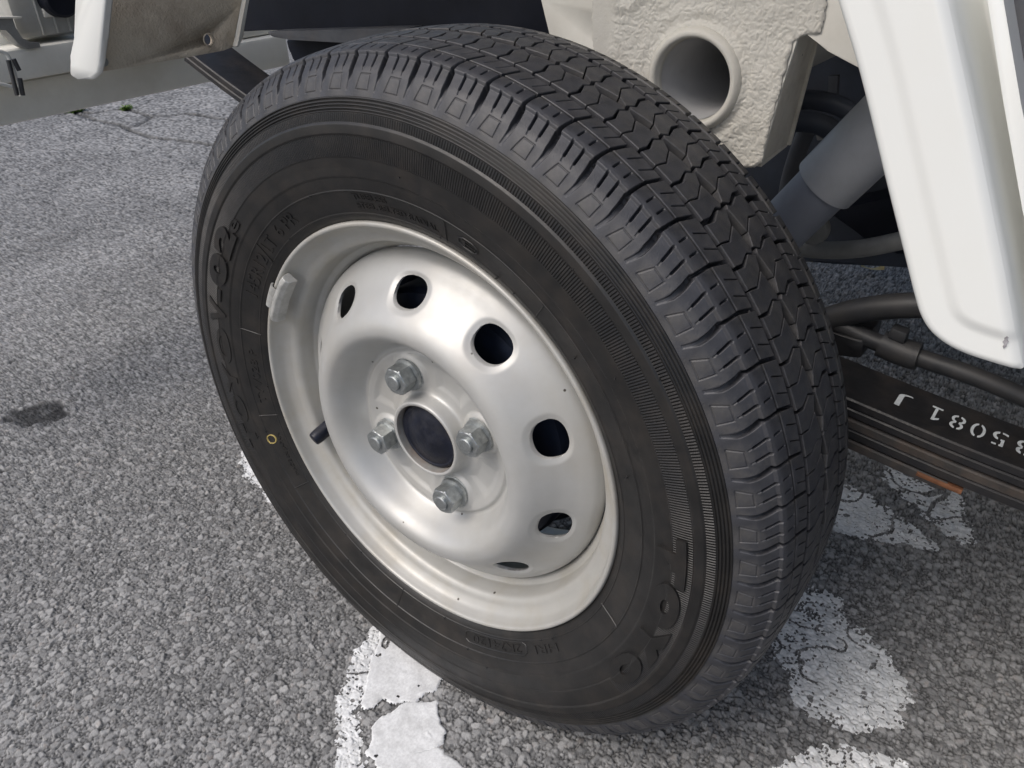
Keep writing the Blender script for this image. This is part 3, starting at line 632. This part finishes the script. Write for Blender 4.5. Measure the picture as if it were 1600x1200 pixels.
def nut_mesh():
    n = 72; t = np.linspace(0, 2 * math.pi, n, endpoint=False); hexr = .0098 / np.cos((t + math.pi / 6) % (math.pi / 3) - math.pi / 6)
    rows = []
    def ring(x, cap_): r = np.minimum(hexr, cap_); rows.append(np.stack([np.full(n, x), r * np.cos(t), r * np.sin(t)], 1))
    for r_ in (.00004, .0050): rows.append(np.stack([np.full(n, -.0043 if r_ < .002 else -.0041), r_ * np.cos(t), r_ * np.sin(t)], 1))
    rows.append(np.stack([np.full(n, -.0036), .0057 * np.cos(t), .0057 * np.sin(t)], 1)); rows.append(np.stack([np.full(n, -.0018), .0056 * np.cos(t), .0057 * np.sin(t)], 1)); rows.append(np.stack([np.full(n, -.0019), .0061 * np.cos(t), .0062 * np.sin(t)], 1))
    for x, c in ((-.0018, .0096), (-.0013, .0106), (-.0006, .01135), (.0092, .01135), (.0102, .0104)): ring(x, c)
    for x, r_ in ((.0104, .0112), (.0108, .0126), (.0128, .0130), (.0132, .0122), (.0140, .0138), (.0160, .0140)): rows.append(np.stack([np.full(n, x), r_ * (1 + (.012 * np.sign(np.sin(18 * t)) if r_ > .0125 else 0)) * np.cos(t), r_ * np.sin(t)], 1))
    return np.concatenate(rows), gridfaces(len(rows), n, True, False)
V, F = nut_mesh(); proto = None
for k, a in enumerate(NUTA):
    if proto is None: o = proto = obj('wheel_nut', V, F, M_NUT, wheel, True, 18)
    else: o = link(proto.copy(), wheel)
    o.location = (0, .0508 * math.cos(math.radians(a)), .0508 * math.sin(math.radians(a))); o.rotation_euler = (random.uniform(0, 1.04), 0, 0)
# valve stem leaning out of the rim well
b0 = np.array([.0260, .1360 * math.cos(math.radians(-17.5)), .1360 * math.sin(math.radians(-17.5))]); t0 = np.array([.0015, .1432 * math.cos(math.radians(-20.2)), .1432 * math.sin(math.radians(-20.2))])
dv = t0 - b0
tube('valve_stem', [b0 - dv * .5, b0, b0 + dv * .30, b0 + dv * .32, b0 + dv * .80, b0 + dv * .97, t0], [.0072, .0070, .0062, .0066, .0065, .0058, .0034], M_CAP, wheel, 18, 3)
# balance weight clipped over the flange
bm = bmesh.new(); pts = []
wa = [math.radians(a) for a in (24.4, 26.4, 33.2, 40.0, 42.0)]
bwv, bwf = [], []
for i, a in enumerate(wa):
    e = .78 if i in (0, 4) else 1.0
    for x, r in ((.0020, .1642), (-.0052 * e, .1636), (-.0076 * e, .1620), (-.0076 * e, .1588), (-.0046 * e, .1558), (.0040, .1550)): bwv.append((x, r * math.cos(a), r * math.sin(a)))
for i in range(4):
    for j in range(6): bwf.append((6 * i + j, 6 * i + (j + 1) % 6, 6 * i + 6 + (j + 1) % 6, 6 * i + 6 + j))
bwf += [tuple(range(6))[::-1], tuple(range(24, 30))]
bm.free(); o = obj('balance_weight', bwv, bwf, M_LEAD, wheel, True, 30); o['label'] = 'grey lead balance weight clipped on the rim edge'
bm = bmesh.new(); bm.from_mesh(o.data); bmesh.ops.recalc_face_normals(bm, faces=bm.faces[:]); bmesh.ops.bevel(bm, geom=[e for e in bm.edges if len(e.link_faces) == 2 and e.calc_face_angle() > .35], offset=.0005, segments=1, affect='EDGES'); bm.to_mesh(o.data); bm.free(); o.data.set_sharp_from_angle(angle=math.radians(12)); 
cv, cf = [], []
cl = smoothpoly([(.0040, .1610), (-.0022, .1640), (-.0044, .1680), (-.0036, .1712), (-.0008, .1724), (.0030, .1716)], 4)
al = np.radians(np.linspace(27.2, 34.8, 8))
for x, r in cl:
    for a in al: cv.append((x, r * math.cos(a), r * math.sin(a)))
n0 = len(cv); 
for x, r in cl + np.array([.0011, -.0011]):
    for a in al: cv.append((x, r * math.cos(a), r * math.sin(a)))
gf = gridfaces(len(cl), 8); cf = [tuple(f) for f in gf] + [tuple(f[::-1] + n0) for f in gf]
for i in range(len(cl) - 1):
    for j in (0, 7): a_ = i * 8 + j; cf.append((a_, a_ + 8, a_ + 8 + n0, a_ + n0))
cf += [(j, j + 1, j + 1 + n0, j + n0) for j in range(7)]
o = obj('weight_clip', cv, cf, M_LEAD, wheel, True, 40)
bm = bmesh.new(); bm.from_mesh(o.data); bmesh.ops.recalc_face_normals(bm, faces=bm.faces[:]); bm.to_mesh(o.data); bm.free()

o = lathe('brake_drum', smoothpoly([(.030, .001), (.030, .095), (.034, .108), (.045, .110), (.075, .110), (.078, .119), (.082, .119), (.085, .110), (.130, .110), (.132, .001)], 4), 96, M_DRUM, truck, 40); o.location = (0, 0, RB)
tube('axle_tube', [(.13, 0, RB), (.5, 0, RB), (1.2, 0, RB)], .032, M_BLK, truck, 20, 4)

# ---- leaf spring beside the tyre, rising to the left
SPX0, SPX1 = .196, .250
zs = np.array([(-.62, .2490), (-.367, .2667), (-.309, .2747), (-.249, .2850), (.0, .3250), (.25, .3900), (.406, .4445), (.49, .4815), (.58, .5250)])
spy = np.linspace(-.62, .58, 121); spz = np.interp(spy, zs[:, 0], zs[:, 1]); kk = np.ones(13) / 13; spz = np.convolve(np.pad(spz, 6, mode='reflect', reflect_type='odd'), kk, 'valid')
sdz = np.gradient(spz, spy)
def leaf(y0, y1, d0, th, x0, x1, mtl, lab=None):
    s = (spy >= y0 - 1e-6) & (spy <= y1 + 1e-6); V = []; e = .0012
    for y, z, k in zip(spy[s], spz[s], sdz[s]):
        n = np.array((0, -k, 1)) / math.hypot(1, k); c = np.array((0, y, z)) - n * d0
        for x, t in ((x0 + e, 0), (x1 - e, 0), (x1, -e), (x1, -th + e), (x1 - e, -th), (x0 + e, -th), (x0, -th + e), (x0, -e)): V.append(c + n * t + np.array((x, 0, 0)))
    k_ = int(s.sum()); F = [tuple(f) for f in gridfaces(k_, 8, True)] + [tuple(range(8))[::-1], tuple(range(8 * (k_ - 1), 8 * k_))]
    o = obj('spring_leaf', V, F, mtl, spring, True, 25)
    bm = bmesh.new(); bm.from_mesh(o.data); bmesh.ops.recalc_face_normals(bm, faces=bm.faces[:]); bm.to_mesh(o.data); bm.free()
    return o
spring = link(bpy.data.objects.new('leaf_spring', None), truck); spring['label'] = 'black leaf spring with a white stencilled number'
leaf(-.62, .58, 0, .0072, SPX0, SPX1, M_SPR)
leaf(-.60, .50, .0080, .0070, SPX0 + .0005, SPX1, M_SPR)
leaf(-.52, .36, .0158, .0078, SPX0 - .001, SPX1 + .001, M_SPRD)
leaf(-.44, .28, .0245, .0078, SPX0, SPX1, M_SPR)
o = leaf(-.334, .20, .0332, .0080, SPX0 - .0005, SPX1, M_SPRD)
o = leaf(-.345, -.302, .0338, .0042, SPX0 - .0014, SPX1 - .004, M_RUST); o['label'] = 'rusty orange broken leaf end'
# stencilled characters, upside down as seen, laid on the top leaf
def stencil(ch, yc, w):
    bm = bmesh.new()
    if ch == '1':
        for P in (((-.10, -.38), (.16, -.38), (.16, .5), (-.10, .5)), ((-.5, .22), (-.10, .32), (-.10, .5), (-.5, .36)), ((-.5, -.5), (.5, -.5), (.5, -.38), (-.5, -.38))): bm.faces.new([bm.verts.new((x, y, 0)) for x, y in P])
    else: me = text_mesh(ch, -.005, 0.0); bm.from_mesh(me); bpy.data.meshes.remove(me)
    xs = [v.co.x for v in bm.verts]; ys = [v.co.y for v in bm.verts]; x0, x1, y0, y1 = min(xs), max(xs), min(ys), max(ys)
    for v in bm.verts: v.co.x = (v.co.x - x0) / (x1 - x0) - .5; v.co.y = (v.co.y - y0) / (y1 - y0) - .5
    if ch in '0835':
        for s_ in (-.09, .09): bmesh.ops.bisect_plane(bm, geom=bm.verts[:] + bm.edges[:] + bm.faces[:], plane_co=(s_, 0, 0), plane_no=(1, 0, 0))
        bmesh.ops.delete(bm, geom=[f for f in bm.faces if abs(f.calc_center_median().x) < .09], context='FACES')
    for v in bm.verts:
        y = yc + v.co.x * w; x = (SPX0 + SPX1) / 2 - .0005 - v.co.y * .0190; z = float(np.interp(y, spy, spz)); k = float(np.interp(y, spy, sdz)); v.co = (x, y, z + .0004)
    bmesh.ops.recalc_face_normals(bm, faces=bm.faces[:]); return obj_bm('stencil_mark', bm, M_STEN, spring, False)
for ch, px, py, w in (('J', 1414, 620, .0095), ('1', 1463, 641, .0075), ('8', 1497, 658, .0095), ('0', 1528, 674, .0095), ('5', 1560, 691, .0095), ('3', 1597, 709, .0095)):
    yc = at(px, py, 0, (SPX0 + SPX1) / 2)[1]; stencil(ch, yc, w)

# ---- undercoated frame bracket with a tube end
XB = .20
def wob(P, amp, n=5):
    """subdivide polygon edges and roughen them"""
    o_ = []; P = [np.array(p) for p in P]
    for a, b in zip(P, P[1:] + P[:1]):
        for t in np.linspace(0, 1, n, endpoint=False): o_.append(a + (b - a) * t + np.array([0, random.gauss(0, amp), random.gauss(0, amp)]) * (t > 0))
    return o_
bo = [(842, -90), (845, 0), (862, 70), (900, 160), (1000, 270), (1190, 256), (1218, 150), (1245, 58), (1262, 52), (1292, 80), (1345, 108), (1390, -90)]
bracket = plate('frame_bracket', [at(px, py, 0, XB) for px, py in bo], (.003, 0, 0), M_WHTD, truck, .0008)
bracket['label'] = 'beige frame bracket with rough undercoat and open tube'
# undercoat: a thick sprayed skin with wrinkles, built as relief; the tube mouth left open
tc_ = at(1088, 124, 0, XB); TY, TZ, TR = tc_[1], tc_[2], .0272
uo = [(925, -90), (925, 20), (930, 112), (1000, 270), (1180, 262), (1190, 255), (1217, 150), (1243, 62), (1262, 54), (1284, 50), (1292, 20), (1296, -90)]
up = np.array([at(px, py, 0, XB)[1:] for px, py in uo]); yy = np.arange(up[:, 0].min() - .005, up[:, 0].max() + .005, .00055); zz = np.arange(up[:, 1].min(), min(up[:, 1].max(), .585), .00055)
YG, ZG = np.meshgrid(yy, zz, indexing='ij')
sdv = polydist(YG + .0018 * (vnoise(YG, ZG, 300, 61) - .5), ZG + .0018 * (vnoise(YG, ZG, 300, 62) - .5), up); rt = np.hypot(YG - TY, ZG - TZ)
def ridged(a, b, sc, seed): return 1 - np.abs(2 * vnoise(a + .004 * vnoise(a, b, sc * .7, seed + 5), b + .004 * vnoise(a, b, sc * .7, seed + 6), sc, seed) - 1)
cre = lambda sc, sd_: (1 - ridged(YG, ZG, sc, sd_)) ** .45
rel = .0008 * cre(320, 63) + .0006 * cre(560, 64) + .0012 * vnoise(YG, ZG, 70, 65)
rel += .0022 * np.exp(-((rt - .0345) / .0030) ** 2) + .0016 * np.exp(-((rt - .044) / .004) ** 2) * vnoise(YG, ZG, 60, 66)
rel += .0030 * np.clip(1 - np.abs(polydist(YG, ZG, np.array([at(px, py, 0, XB)[1:] for px, py in ((1120, -90), (1000, -90), (962, 8), (985, 12), (1060, -60))]))) / .006, 0, 1) * .6
yl_ = at(930, 60, 0, XB)[1]; rel = rel * np.clip(-sdv / .002, 0, 1) ** .6 * (.05 + .95 * sstep(yl_ - YG + .006 * (vnoise(YG, ZG, 80, 70) - .5), .010, .022)) + .0003
kp = (sdv < 0) & (rt > TR + .001); F = gridfaces(len(yy), len(zz), False, False); F = F[kp.ravel()[F].all(1)]; V = np.stack([XB - .0006 - rel, YG, ZG], -1).reshape(-1, 3)
u, inv = np.unique(F, return_inverse=True); obj('undercoat', V[u], inv.reshape(-1, 4)[:, ::-1].copy(), M_COAT, bracket, True)
# cut the mouth of the tube through the plate
bm = bmesh.new(); t = np.linspace(0, 2 * math.pi, 64, endpoint=False); prism(bm, [(XB - .01, TY + TR * math.cos(a), TZ + TR * math.sin(a)) for a in t], np.array([.03, 0, 0])); cut = obj_bm('cutter', bm, None)
bracket.modifiers.new('b', 'BOOLEAN').object = cut; bracket.modifiers[0].operation = 'DIFFERENCE'
dg = bpy.context.evaluated_depsgraph_get(); nm = bpy.data.meshes.new_from_object(bracket.evaluated_get(dg)); bracket.modifiers.clear(); bracket.data = nm; bpy.data.objects.remove(cut)
tb = lathe('bracket_tube', smoothpoly([(-.0010, .0352), (-.0060, .0344), (-.0092, .0318), (-.0088, .0289), (-.0050, .0275), (.004, .0271), (.06, .0270), (.31, .0268)], 5), 96, M_COAT, bracket, 60); tb.location = (XB, TY, TZ)
tb2 = lathe('tube_bore', [(-.0005, .0268), (.02, .0266), (.08, .0265), (.305, .0264), (.3052, .001)], 72, M_PIPE2, bracket, 60); tb2.location = (XB, TY, TZ)
# channel flange along the right edge and its bottom lip
e1, e2, e3 = at(1244, 60, 0, XB), at(1217, 150, 0, XB), at(1190, 255, 0, XB)
f1, f3 = at(1280, 72, 1, e1[1] + .006), at(1243, 219, 1, e3[1] + .004)
fx = .060
ch = plate('channel_flange', [e1 + (.002, 0, 0), e3 + (.002, 0, 0), e3 + (fx, .004, .0), e1 + (fx, .006, 0)], (0, .003, 0), M_COAT2, bracket, .0006)
plate('channel_flange', [e3 + (.001, 0, 0), e3 + (.001, .022, .0), e3 + (fx, .022, .0), e3 + (fx, .004, 0)], (0, 0, -.003), M_COAT2, bracket, .0006)
plate('channel_flange', [e3 + (fx, .002, -.002), e3 + (fx, .022, -.002), e1 + (fx, .022, 0), e1 + (fx, .004, 0)], (.003, 0, 0), M_COAT2, bracket, .0006)

# ---- left wheel arch: white post and dirty liner
XP = 0.0
po = [(120, -60), (118, 0), (116, 60), (113, 92), (108, 97), (108, 119), (122, 124), (142, 125), (152, 116), (156, 100), (159, 60), (165, 0), (170, -60)]
post = plate('arch_post', [at(px, py, 0, XP) for px, py in po], (.006, 0, 0), M_WHT, truck, .0026, 50); post['label'] = 'white painted post at the front of the wheel arch'
LY = .324
lo_ = [(150, -70), (150, 114), (170, 110), (290, 90), (350, 79), (366, 73), (373, 60), (382, 0), (388, -70)]
liner = plate('arch_liner', [at(px, py, 1, LY) for px, py in lo_], (0, .003, 0), M_LIN, truck, .0010); liner['label'] = 'dirty beige wheel arch liner with a drain hole'
q = at(326, 62, 1, LY)
bm = bmesh.new(); prism(bm, [(q[0] + .0040 * math.cos(a), LY - .02, q[2] + .0046 * math.sin(a)) for a in np.linspace(0, 2 * math.pi, 28, endpoint=False)], np.array([0, .05, 0])); cut = obj_bm('cutter', bm, None)
liner.modifiers.new('b', 'BOOLEAN').object = cut; liner.modifiers[0].operation = 'DIFFERENCE'; dg = bpy.context.evaluated_depsgraph_get(); nm = bpy.data.meshes.new_from_object(liner.evaluated_get(dg)); liner.modifiers.clear(); liner.data = nm; bpy.data.objects.remove(cut)
ring_ = lathe('hole_rim', smoothpoly([(.002, .0044), (-.0003, .0047), (-.0004, .0051), (.0004, .0060)], 3), 32, M_LIN, liner); ring_.rotation_euler = (0, 0, math.radians(90)); ring_.location = (q[0], LY, q[2])
plate('liner_lip', [at(px, py, 1, LY - .0005) for px, py in ((383, -70), (378, 0), (369, 58), (362, 72), (367, 74), (374, 60), (383, 0), (389, -70))], (0, -.006, 0), M_WHTD, liner, .0012)
bq = at(158, 96, 1, LY); o = lathe('liner_bolt', [(-.004, .0006), (-.004, .0035), (0, .0042), (.002, .0046)], 16, M_NUT, liner, 40); o.rotation_euler = (0, 0, math.radians(90)); o.location = (bq[0], LY - .001, bq[2])

# ---- cross beam and shelf beyond
YB = .86
zb, zt = at(230, 150, 1, YB)[2], at(60, 122, 1, YB)[2]
box('cross_beam', (-.25, YB, zb), (at(452, 80, 1, YB)[0], YB + .07, zt), M_BEAM, truck, .006)
YS = .81; s0, s1 = at(60, 122, 1, YS)[2], at(60, 72, 1, YS)[2]
shelf = box('cross_shelf', (-.25, YS, s0), (at(330, 60, 1, YS)[0], YS + .12, s1), M_BEAM, truck, .004)
box('beam_top', (.10, YB + .02, zt + .001), (at(452, 60, 1, YB)[0] - .004, YB + .06, zt + .09), M_BEAM, truck, .004)
# grey ribbed reservoir standing on the shelf
YT = .83
tk = link(bpy.data.objects.new('ribbed_reservoir', None), truck); tk['label'] = 'grey ribbed plastic reservoir on the shelf'
t0, t1 = at(30, 62, 1, YT), at(135, 62, 1, YT); tz = s1 + .006
box('reservoir_body', (t0[0], YT, tz), (t1[0], YT + .10, tz + .20), M_TANK, tk, .010)
for px in (66, 89, 110, 128):
    a = at(px, 45, 1, YT); box('reservoir_rib', (a[0] - .0014, YT - .003, tz + .004), (a[0] + .0014, YT + .002, tz + .19), M_TANK, tk, .0008)
a = at(82, 18, 1, YT); box('reservoir_tab', (a[0] - .014, YT - .005, a[2] - .006), (a[0] + .014, YT + .001, a[2] + .006), M_WHTD, tk, .002)
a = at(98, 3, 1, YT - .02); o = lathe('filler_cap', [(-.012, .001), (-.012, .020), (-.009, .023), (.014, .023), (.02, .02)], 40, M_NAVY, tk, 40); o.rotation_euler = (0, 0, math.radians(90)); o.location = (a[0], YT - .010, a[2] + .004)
# strap bracket holding it, and the small wire loop
YK = .80
sk = [at(px, py, 1, YK) for px, py in ((-30, 26), (20, 26), (24, 44), (34, 60), (46, 66), (62, 66), (64, 74), (44, 77), (30, 70), (18, 56), (10, 46), (-30, 46))]
plate('reservoir_strap', sk, (0, .022, 0), M_PIPE, truck, .001)
sk = [at(px, py, 1, YK - .004) for px, py in ((-30, 26), (35, 26), (34, 29), (-30, 29))]; plate('strap_flange', sk, (0, .03, 0), M_WHTD, truck, .0006)
YW = .55
wp = [at(px, py, 1, YW) for px, py in ((-40, 82), (-8, 80), (6, 82), (14, 90), (22, 112), (28, 132), (33, 150))]
wire = tube('wire_loop', wp, .0019, M_WIRE, truck, 10, 5); wire['label'] = 'pale wire loop with black sleeve'
wp = [at(px, py, 1, YW) for px, py in ((-40, 126), (-10, 130), (10, 133), (26, 138))]; tube('wire_arm', wp, .0018, M_WIRE, wire, 10, 5)
for (p0, p1) in (((21, 92), (30, 110)), ((13, 94), (27, 149)), ((31, 122), (36, 149))):
    tube('wire_sleeve', [at(*p0, 1, YW - .004), at((p0[0] + p1[0]) / 2, (p0[1] + p1[1]) / 2, 1, YW - .004), at(*p1, 1, YW - .004)], .0022, M_HOSE, wire, 10, 3)

# ---- dark inner wing above the tyre
XI = .32
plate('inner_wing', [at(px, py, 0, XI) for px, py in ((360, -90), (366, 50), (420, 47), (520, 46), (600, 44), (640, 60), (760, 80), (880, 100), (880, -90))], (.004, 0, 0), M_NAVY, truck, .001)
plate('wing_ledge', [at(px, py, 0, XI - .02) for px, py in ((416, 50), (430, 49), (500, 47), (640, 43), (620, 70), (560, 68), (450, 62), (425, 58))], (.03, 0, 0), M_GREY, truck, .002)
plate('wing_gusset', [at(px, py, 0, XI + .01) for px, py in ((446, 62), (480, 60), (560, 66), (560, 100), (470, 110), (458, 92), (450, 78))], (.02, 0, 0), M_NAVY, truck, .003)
0 and plate('inner_wing_rib', [at(px, py, 0, XI - .012) for px, py in ((600, -90), (606, -10), (598, 8), (606, 24), (690, 20), (690, -90))], (.012, 0, 0), M_BLK, truck, .004)

# ---- shock absorber, hoses and inner frame on the right
XS = .33
A_, B_, C_ = at(1303, 275, 0, XS), at(1420, 160, 0, XS), at(1180, 398, 0, XS)
shock = tube('shock_absorber', [A_ + (B_ - A_) * -.02, A_ + (B_ - A_) * .0, A_ + (B_ - A_) * .02, B_ + (B_ - A_)], [.0262, .0270, .0272, .0272], M_SHK, truck, 40, 4)
shock['label'] = 'grey shock absorber tilted behind the tyre'
tube('shock_body', [A_, A_ + (C_ - A_) * .5, C_], .0232, M_SHK2, shock, 36, 3)
XH = .27
H = lambda L, x=XH: [at(px, py, 0, x) for px, py in L]
o = tube('brake_hose', H([(1240, 520), (1290, 500), (1330, 488), (1380, 480), (1440, 477), (1520, 480)]), .0098, M_HOSE, truck, 16); o['label'] = 'thick black hose'
o = tube('brake_cable', H([(1300, 500), (1345, 524), (1390, 542), (1440, 560), (1500, 580), (1560, 603), (1640, 638)]), .0072, M_HOSE, truck, 14); o['label'] = 'long black cable running under the white panel'
tube('cable_sleeve', H([(1376, 536), (1400, 546), (1425, 555), (1436, 558)], XH - .001), [.0108, .0112, .0108], M_HOSE, truck, 16, 3)
plate('cable_clip', H([(1385, 528), (1392, 512), (1418, 522), (1412, 540)], XH - .008), (.012, 0, 0), M_HOSE, truck, .002)
plate('bump_plate', H([(1260, 512), (1300, 520), (1352, 532), (1345, 562), (1300, 556)], .262), (.05, 0, 0), M_BLK, truck, .003)
o = tube('bent_pipe', H([(1200, 372), (1245, 386), (1290, 391), (1340, 389), (1400, 378), (1460, 362)], .42), .0085, M_PIPE, truck, 16); o['label'] = 'pale grey bent pipe'
tube('dark_hose', H([(1240, 190), (1262, 190), (1290, 198), (1320, 222), (1340, 260)], .36), .009, M_NAVY2, truck, 14)
tube('dark_hose', H([(1240, 158), (1270, 156), (1310, 165), (1345, 185)], .40), .0085, M_NAVY2, truck, 14)
tube('dark_hose', H([(1262, 200), (1246, 240), (1232, 290), (1226, 340)], .40), .008, M_GREY, truck, 12)
plate('inner_tab', H([(1272, 196), (1296, 196), (1296, 218), (1276, 220)], .44), (.006, 0, 0), M_PIPE, truck, .001)
plate('inner_tab', H([(1294, 118), (1310, 118), (1308, 150), (1293, 150)], .48), (.006, 0, 0), M_GREY, truck, .001)
q = at(1270, 356, 0, .40); o = lathe('bush_washer', smoothpoly([(-.006, .001), (-.006, .012), (-.004, .015), (.004, .015), (.006, .001)], 3), 28, M_PIPE, truck); o.location = tuple(q)
rail = plate('chassis_rail', H([(1040, -200), (1160, 420), (1240, 402), (1300, 414), (1420, 418), (1700, 430), (1700, -200)], .56), (.05, 0, 0), M_NAVY2, truck, .004)
plate('rail_gusset', H([(1290, 330), (1430, 300), (1460, 400), (1400, 398), (1350, 372)], .50), (.05, 0, 0), M_NAVY, truck, .003)

# ---- white body panel on the right (lower corner behind the arch)
XW = -.008
left = smoothpoly([at(px, py, 0, XW)[1:] for px, py in ((1289, -70), (1305, 0), (1340, 118), (1380, 282), (1410, 402), (1426, 466), (1436, 497), (1452, 522), (1478, 543), (1512, 559), (1552, 572), (1590, 583))], 8)
fold = np.array([at(px, py, 0, XW)[1:] for px, py in ((1462, -70), (1480, 0), (1530, 230), (1570, 430), (1590, 545), (1597, 580))])
def resample(P, n, t=None):
    s = np.concatenate([[0], np.cumsum(np.hypot(*np.diff(P, axis=0).T))]); s /= s[-1]; t = np.linspace(0, 1, n) if t is None else t
    return np.stack([np.interp(t, s, P[:, 0]), np.interp(t, s, P[:, 1])], 1)
nv_, nu_ = 200, 90
Lp = resample(left, nv_); Fp = resample(fold, nv_)
def segd(P, Q):
    d = np.full(P.shape[:-1], 1e9)
    for a, b in zip(Q[:-1], Q[1:]):
        e = b - a; t = np.clip(((P - a) @ e) / (e @ e), 0, 1); d = np.minimum(d, np.linalg.norm(P - a - t[..., None] * e, axis=-1))
    return d
uu = np.concatenate([np.linspace(0, .12, 26)[:-1], np.linspace(.12, .9, 44)[:-1], np.linspace(.9, 1, 21)]); nu_ = len(uu)
PG = Lp[:, None] * (1 - uu)[None, :, None] + Fp[:, None] * uu[None, :, None]
dL = segd(PG, left); dF = segd(PG, fold)
xo = np.where(dL < .004, .004 - np.sqrt(np.maximum(.004 ** 2 - (.004 - np.minimum(dL, .004)) ** 2, 0)), 0)
xo += .0016 * sstep(dL, .0155, .0115) if False else 0
xo += -.0016 * sstep(dL, .0110, .0175)
xo += .0030 * np.clip(1 - dF / .0045, 0, 1) ** 2
xo += .0011 * np.exp(-((dF - .0105) / .0016) ** 2) * sstep(PG[..., 1], .47, .49) * 0
XG = XW + xo
V = np.concatenate([np.stack([XG, PG[..., 0], PG[..., 1]], -1)], 1)
# returns: rolled inner edge on the left, side face beyond the fold
ret = np.stack([np.full((nv_, 1), XW + .004), Lp[:, None, 0] + .0002, Lp[:, None, 1]], -1); ret2 = ret + np.array([.010, .0, .0])
rt_ = []
for dx, dy in ((.006, -.0006), (.020, -.0018), (.034, -.0030), (.0352, -.0042), (.0352, -.0115), (.0366, -.0130), (.070, -.0150)): rt_.append(np.stack([np.full((nv_, 1), XW + .003 + dx), Fp[:, None, 0] + dy, Fp[:, None, 1]], -1))
V = np.concatenate([ret2, ret, V] + rt_, 1)
body = obj('body_panel', V.reshape(-1, 3), gridfaces(nv_, V.shape[1], False, False), M_WHT, truck, True, 50)
body['label'] = 'white painted body panel with a rounded lower corner'
bm = bmesh.new(); bm.from_mesh(body.data); bmesh.ops.recalc_face_normals(bm, faces=bm.faces[:]); bm.to_mesh(body.data); bm.free()
# ---- truck bed over the wheel (above the picture), so the underside is shaded as it stands
box('bed_floor', (.030, -1.5, .800), (1.32, .62, .88), M_WHTD, truck, .004)
box('bed_side', (.006, -1.5, .790), (.028, .62, 1.10), M_WHT, truck, .004)

XR = .004
plate('rear_panel_edge', [at(px, py, 0, XR) for px, py in ((1531, -90), (1543, 0), (1568, 160), (1598, 330), (1640, 560), (1672, 560), (1630, 330), (1595, 160), (1568, 0), (1556, -90))], (.026, 0, 0), M_WHT, truck, .002)
plate('rear_panel', [at(px, py, 0, XR + .018) for px, py in ((1556, -140), (1568, 0), (1595, 160), (1630, 330), (1672, 570))] + [np.array((XR + .018, -1.5, .44)), np.array((XR + .018, -1.5, .79))], (.010, 0, 0), M_GREY, truck, .001)
box('sill_panel', (.068, -1.5, .42), (.075, -.340, .79), M_WHTD, truck, .002)

c_ = at(1571, 534, 0, XW); pc = [(c_[0] - .0004, c_[1] + dy * .0007, c_[2] + dz * .0007) for dy, dz in ((1.3, 3.2), (.2, 4.0), (-.9, 3.1), (-.6, 1.6), (-1.5, .5), (-1.0, -.8), (-1.2, -2.4), (-.2, -4.2), (.6, -3.0), (.3, -1.2), (1.4, -.2), (.7, 1.2))]
o = plate('paint_chip', pc, (.0006, 0, 0), mat('bare_chip', (.30, .29, .30), .7, 0, .5, 400), body)

box('far_side_shade_panel', (1.325, -1.5, .30), (1.35, .62, .88), M_WHTD, truck, .004)  # unseen far side, added to block sky light reaching under the truck
box('rear_shade_panel', (.09, -1.53, .30), (1.32, -1.505, .79), M_NAVY2, truck, .004)  # unseen sheet added at the rear to keep sky light off the underside

V, F = [], []
for i in range(46):
    a = math.radians(random.uniform(70, 205)); x = random.choice([.0330, .0585, .0585, .0845]) + random.gauss(0, .0006); r = float(r_tread(np.array(x))) - random.uniform(.0042, .0056); k = len(V); w = random.uniform(.0007, .0016)
    bm = bmesh.new(); bmesh.ops.create_icosphere(bm, subdivisions=1, radius=1)
    for v in bm.verts:
        q = np.array(v.co) * w * np.array([1, 1.3, .8]) * random.uniform(.8, 1.2); rr_ = r + q[2]; aa_ = a + q[1] / r; V.append((x + q[0], rr_ * math.cos(aa_), rr_ * math.sin(aa_)))
    F += [tuple(v.index + k for v in f.verts) for f in bm.faces]; bm.free()
o = obj('trapped_grit', V, F, mat('grit', (.30, .28, .25), .8, 0, .4, 900), tyre, False); o['kind'] = 'stuff'
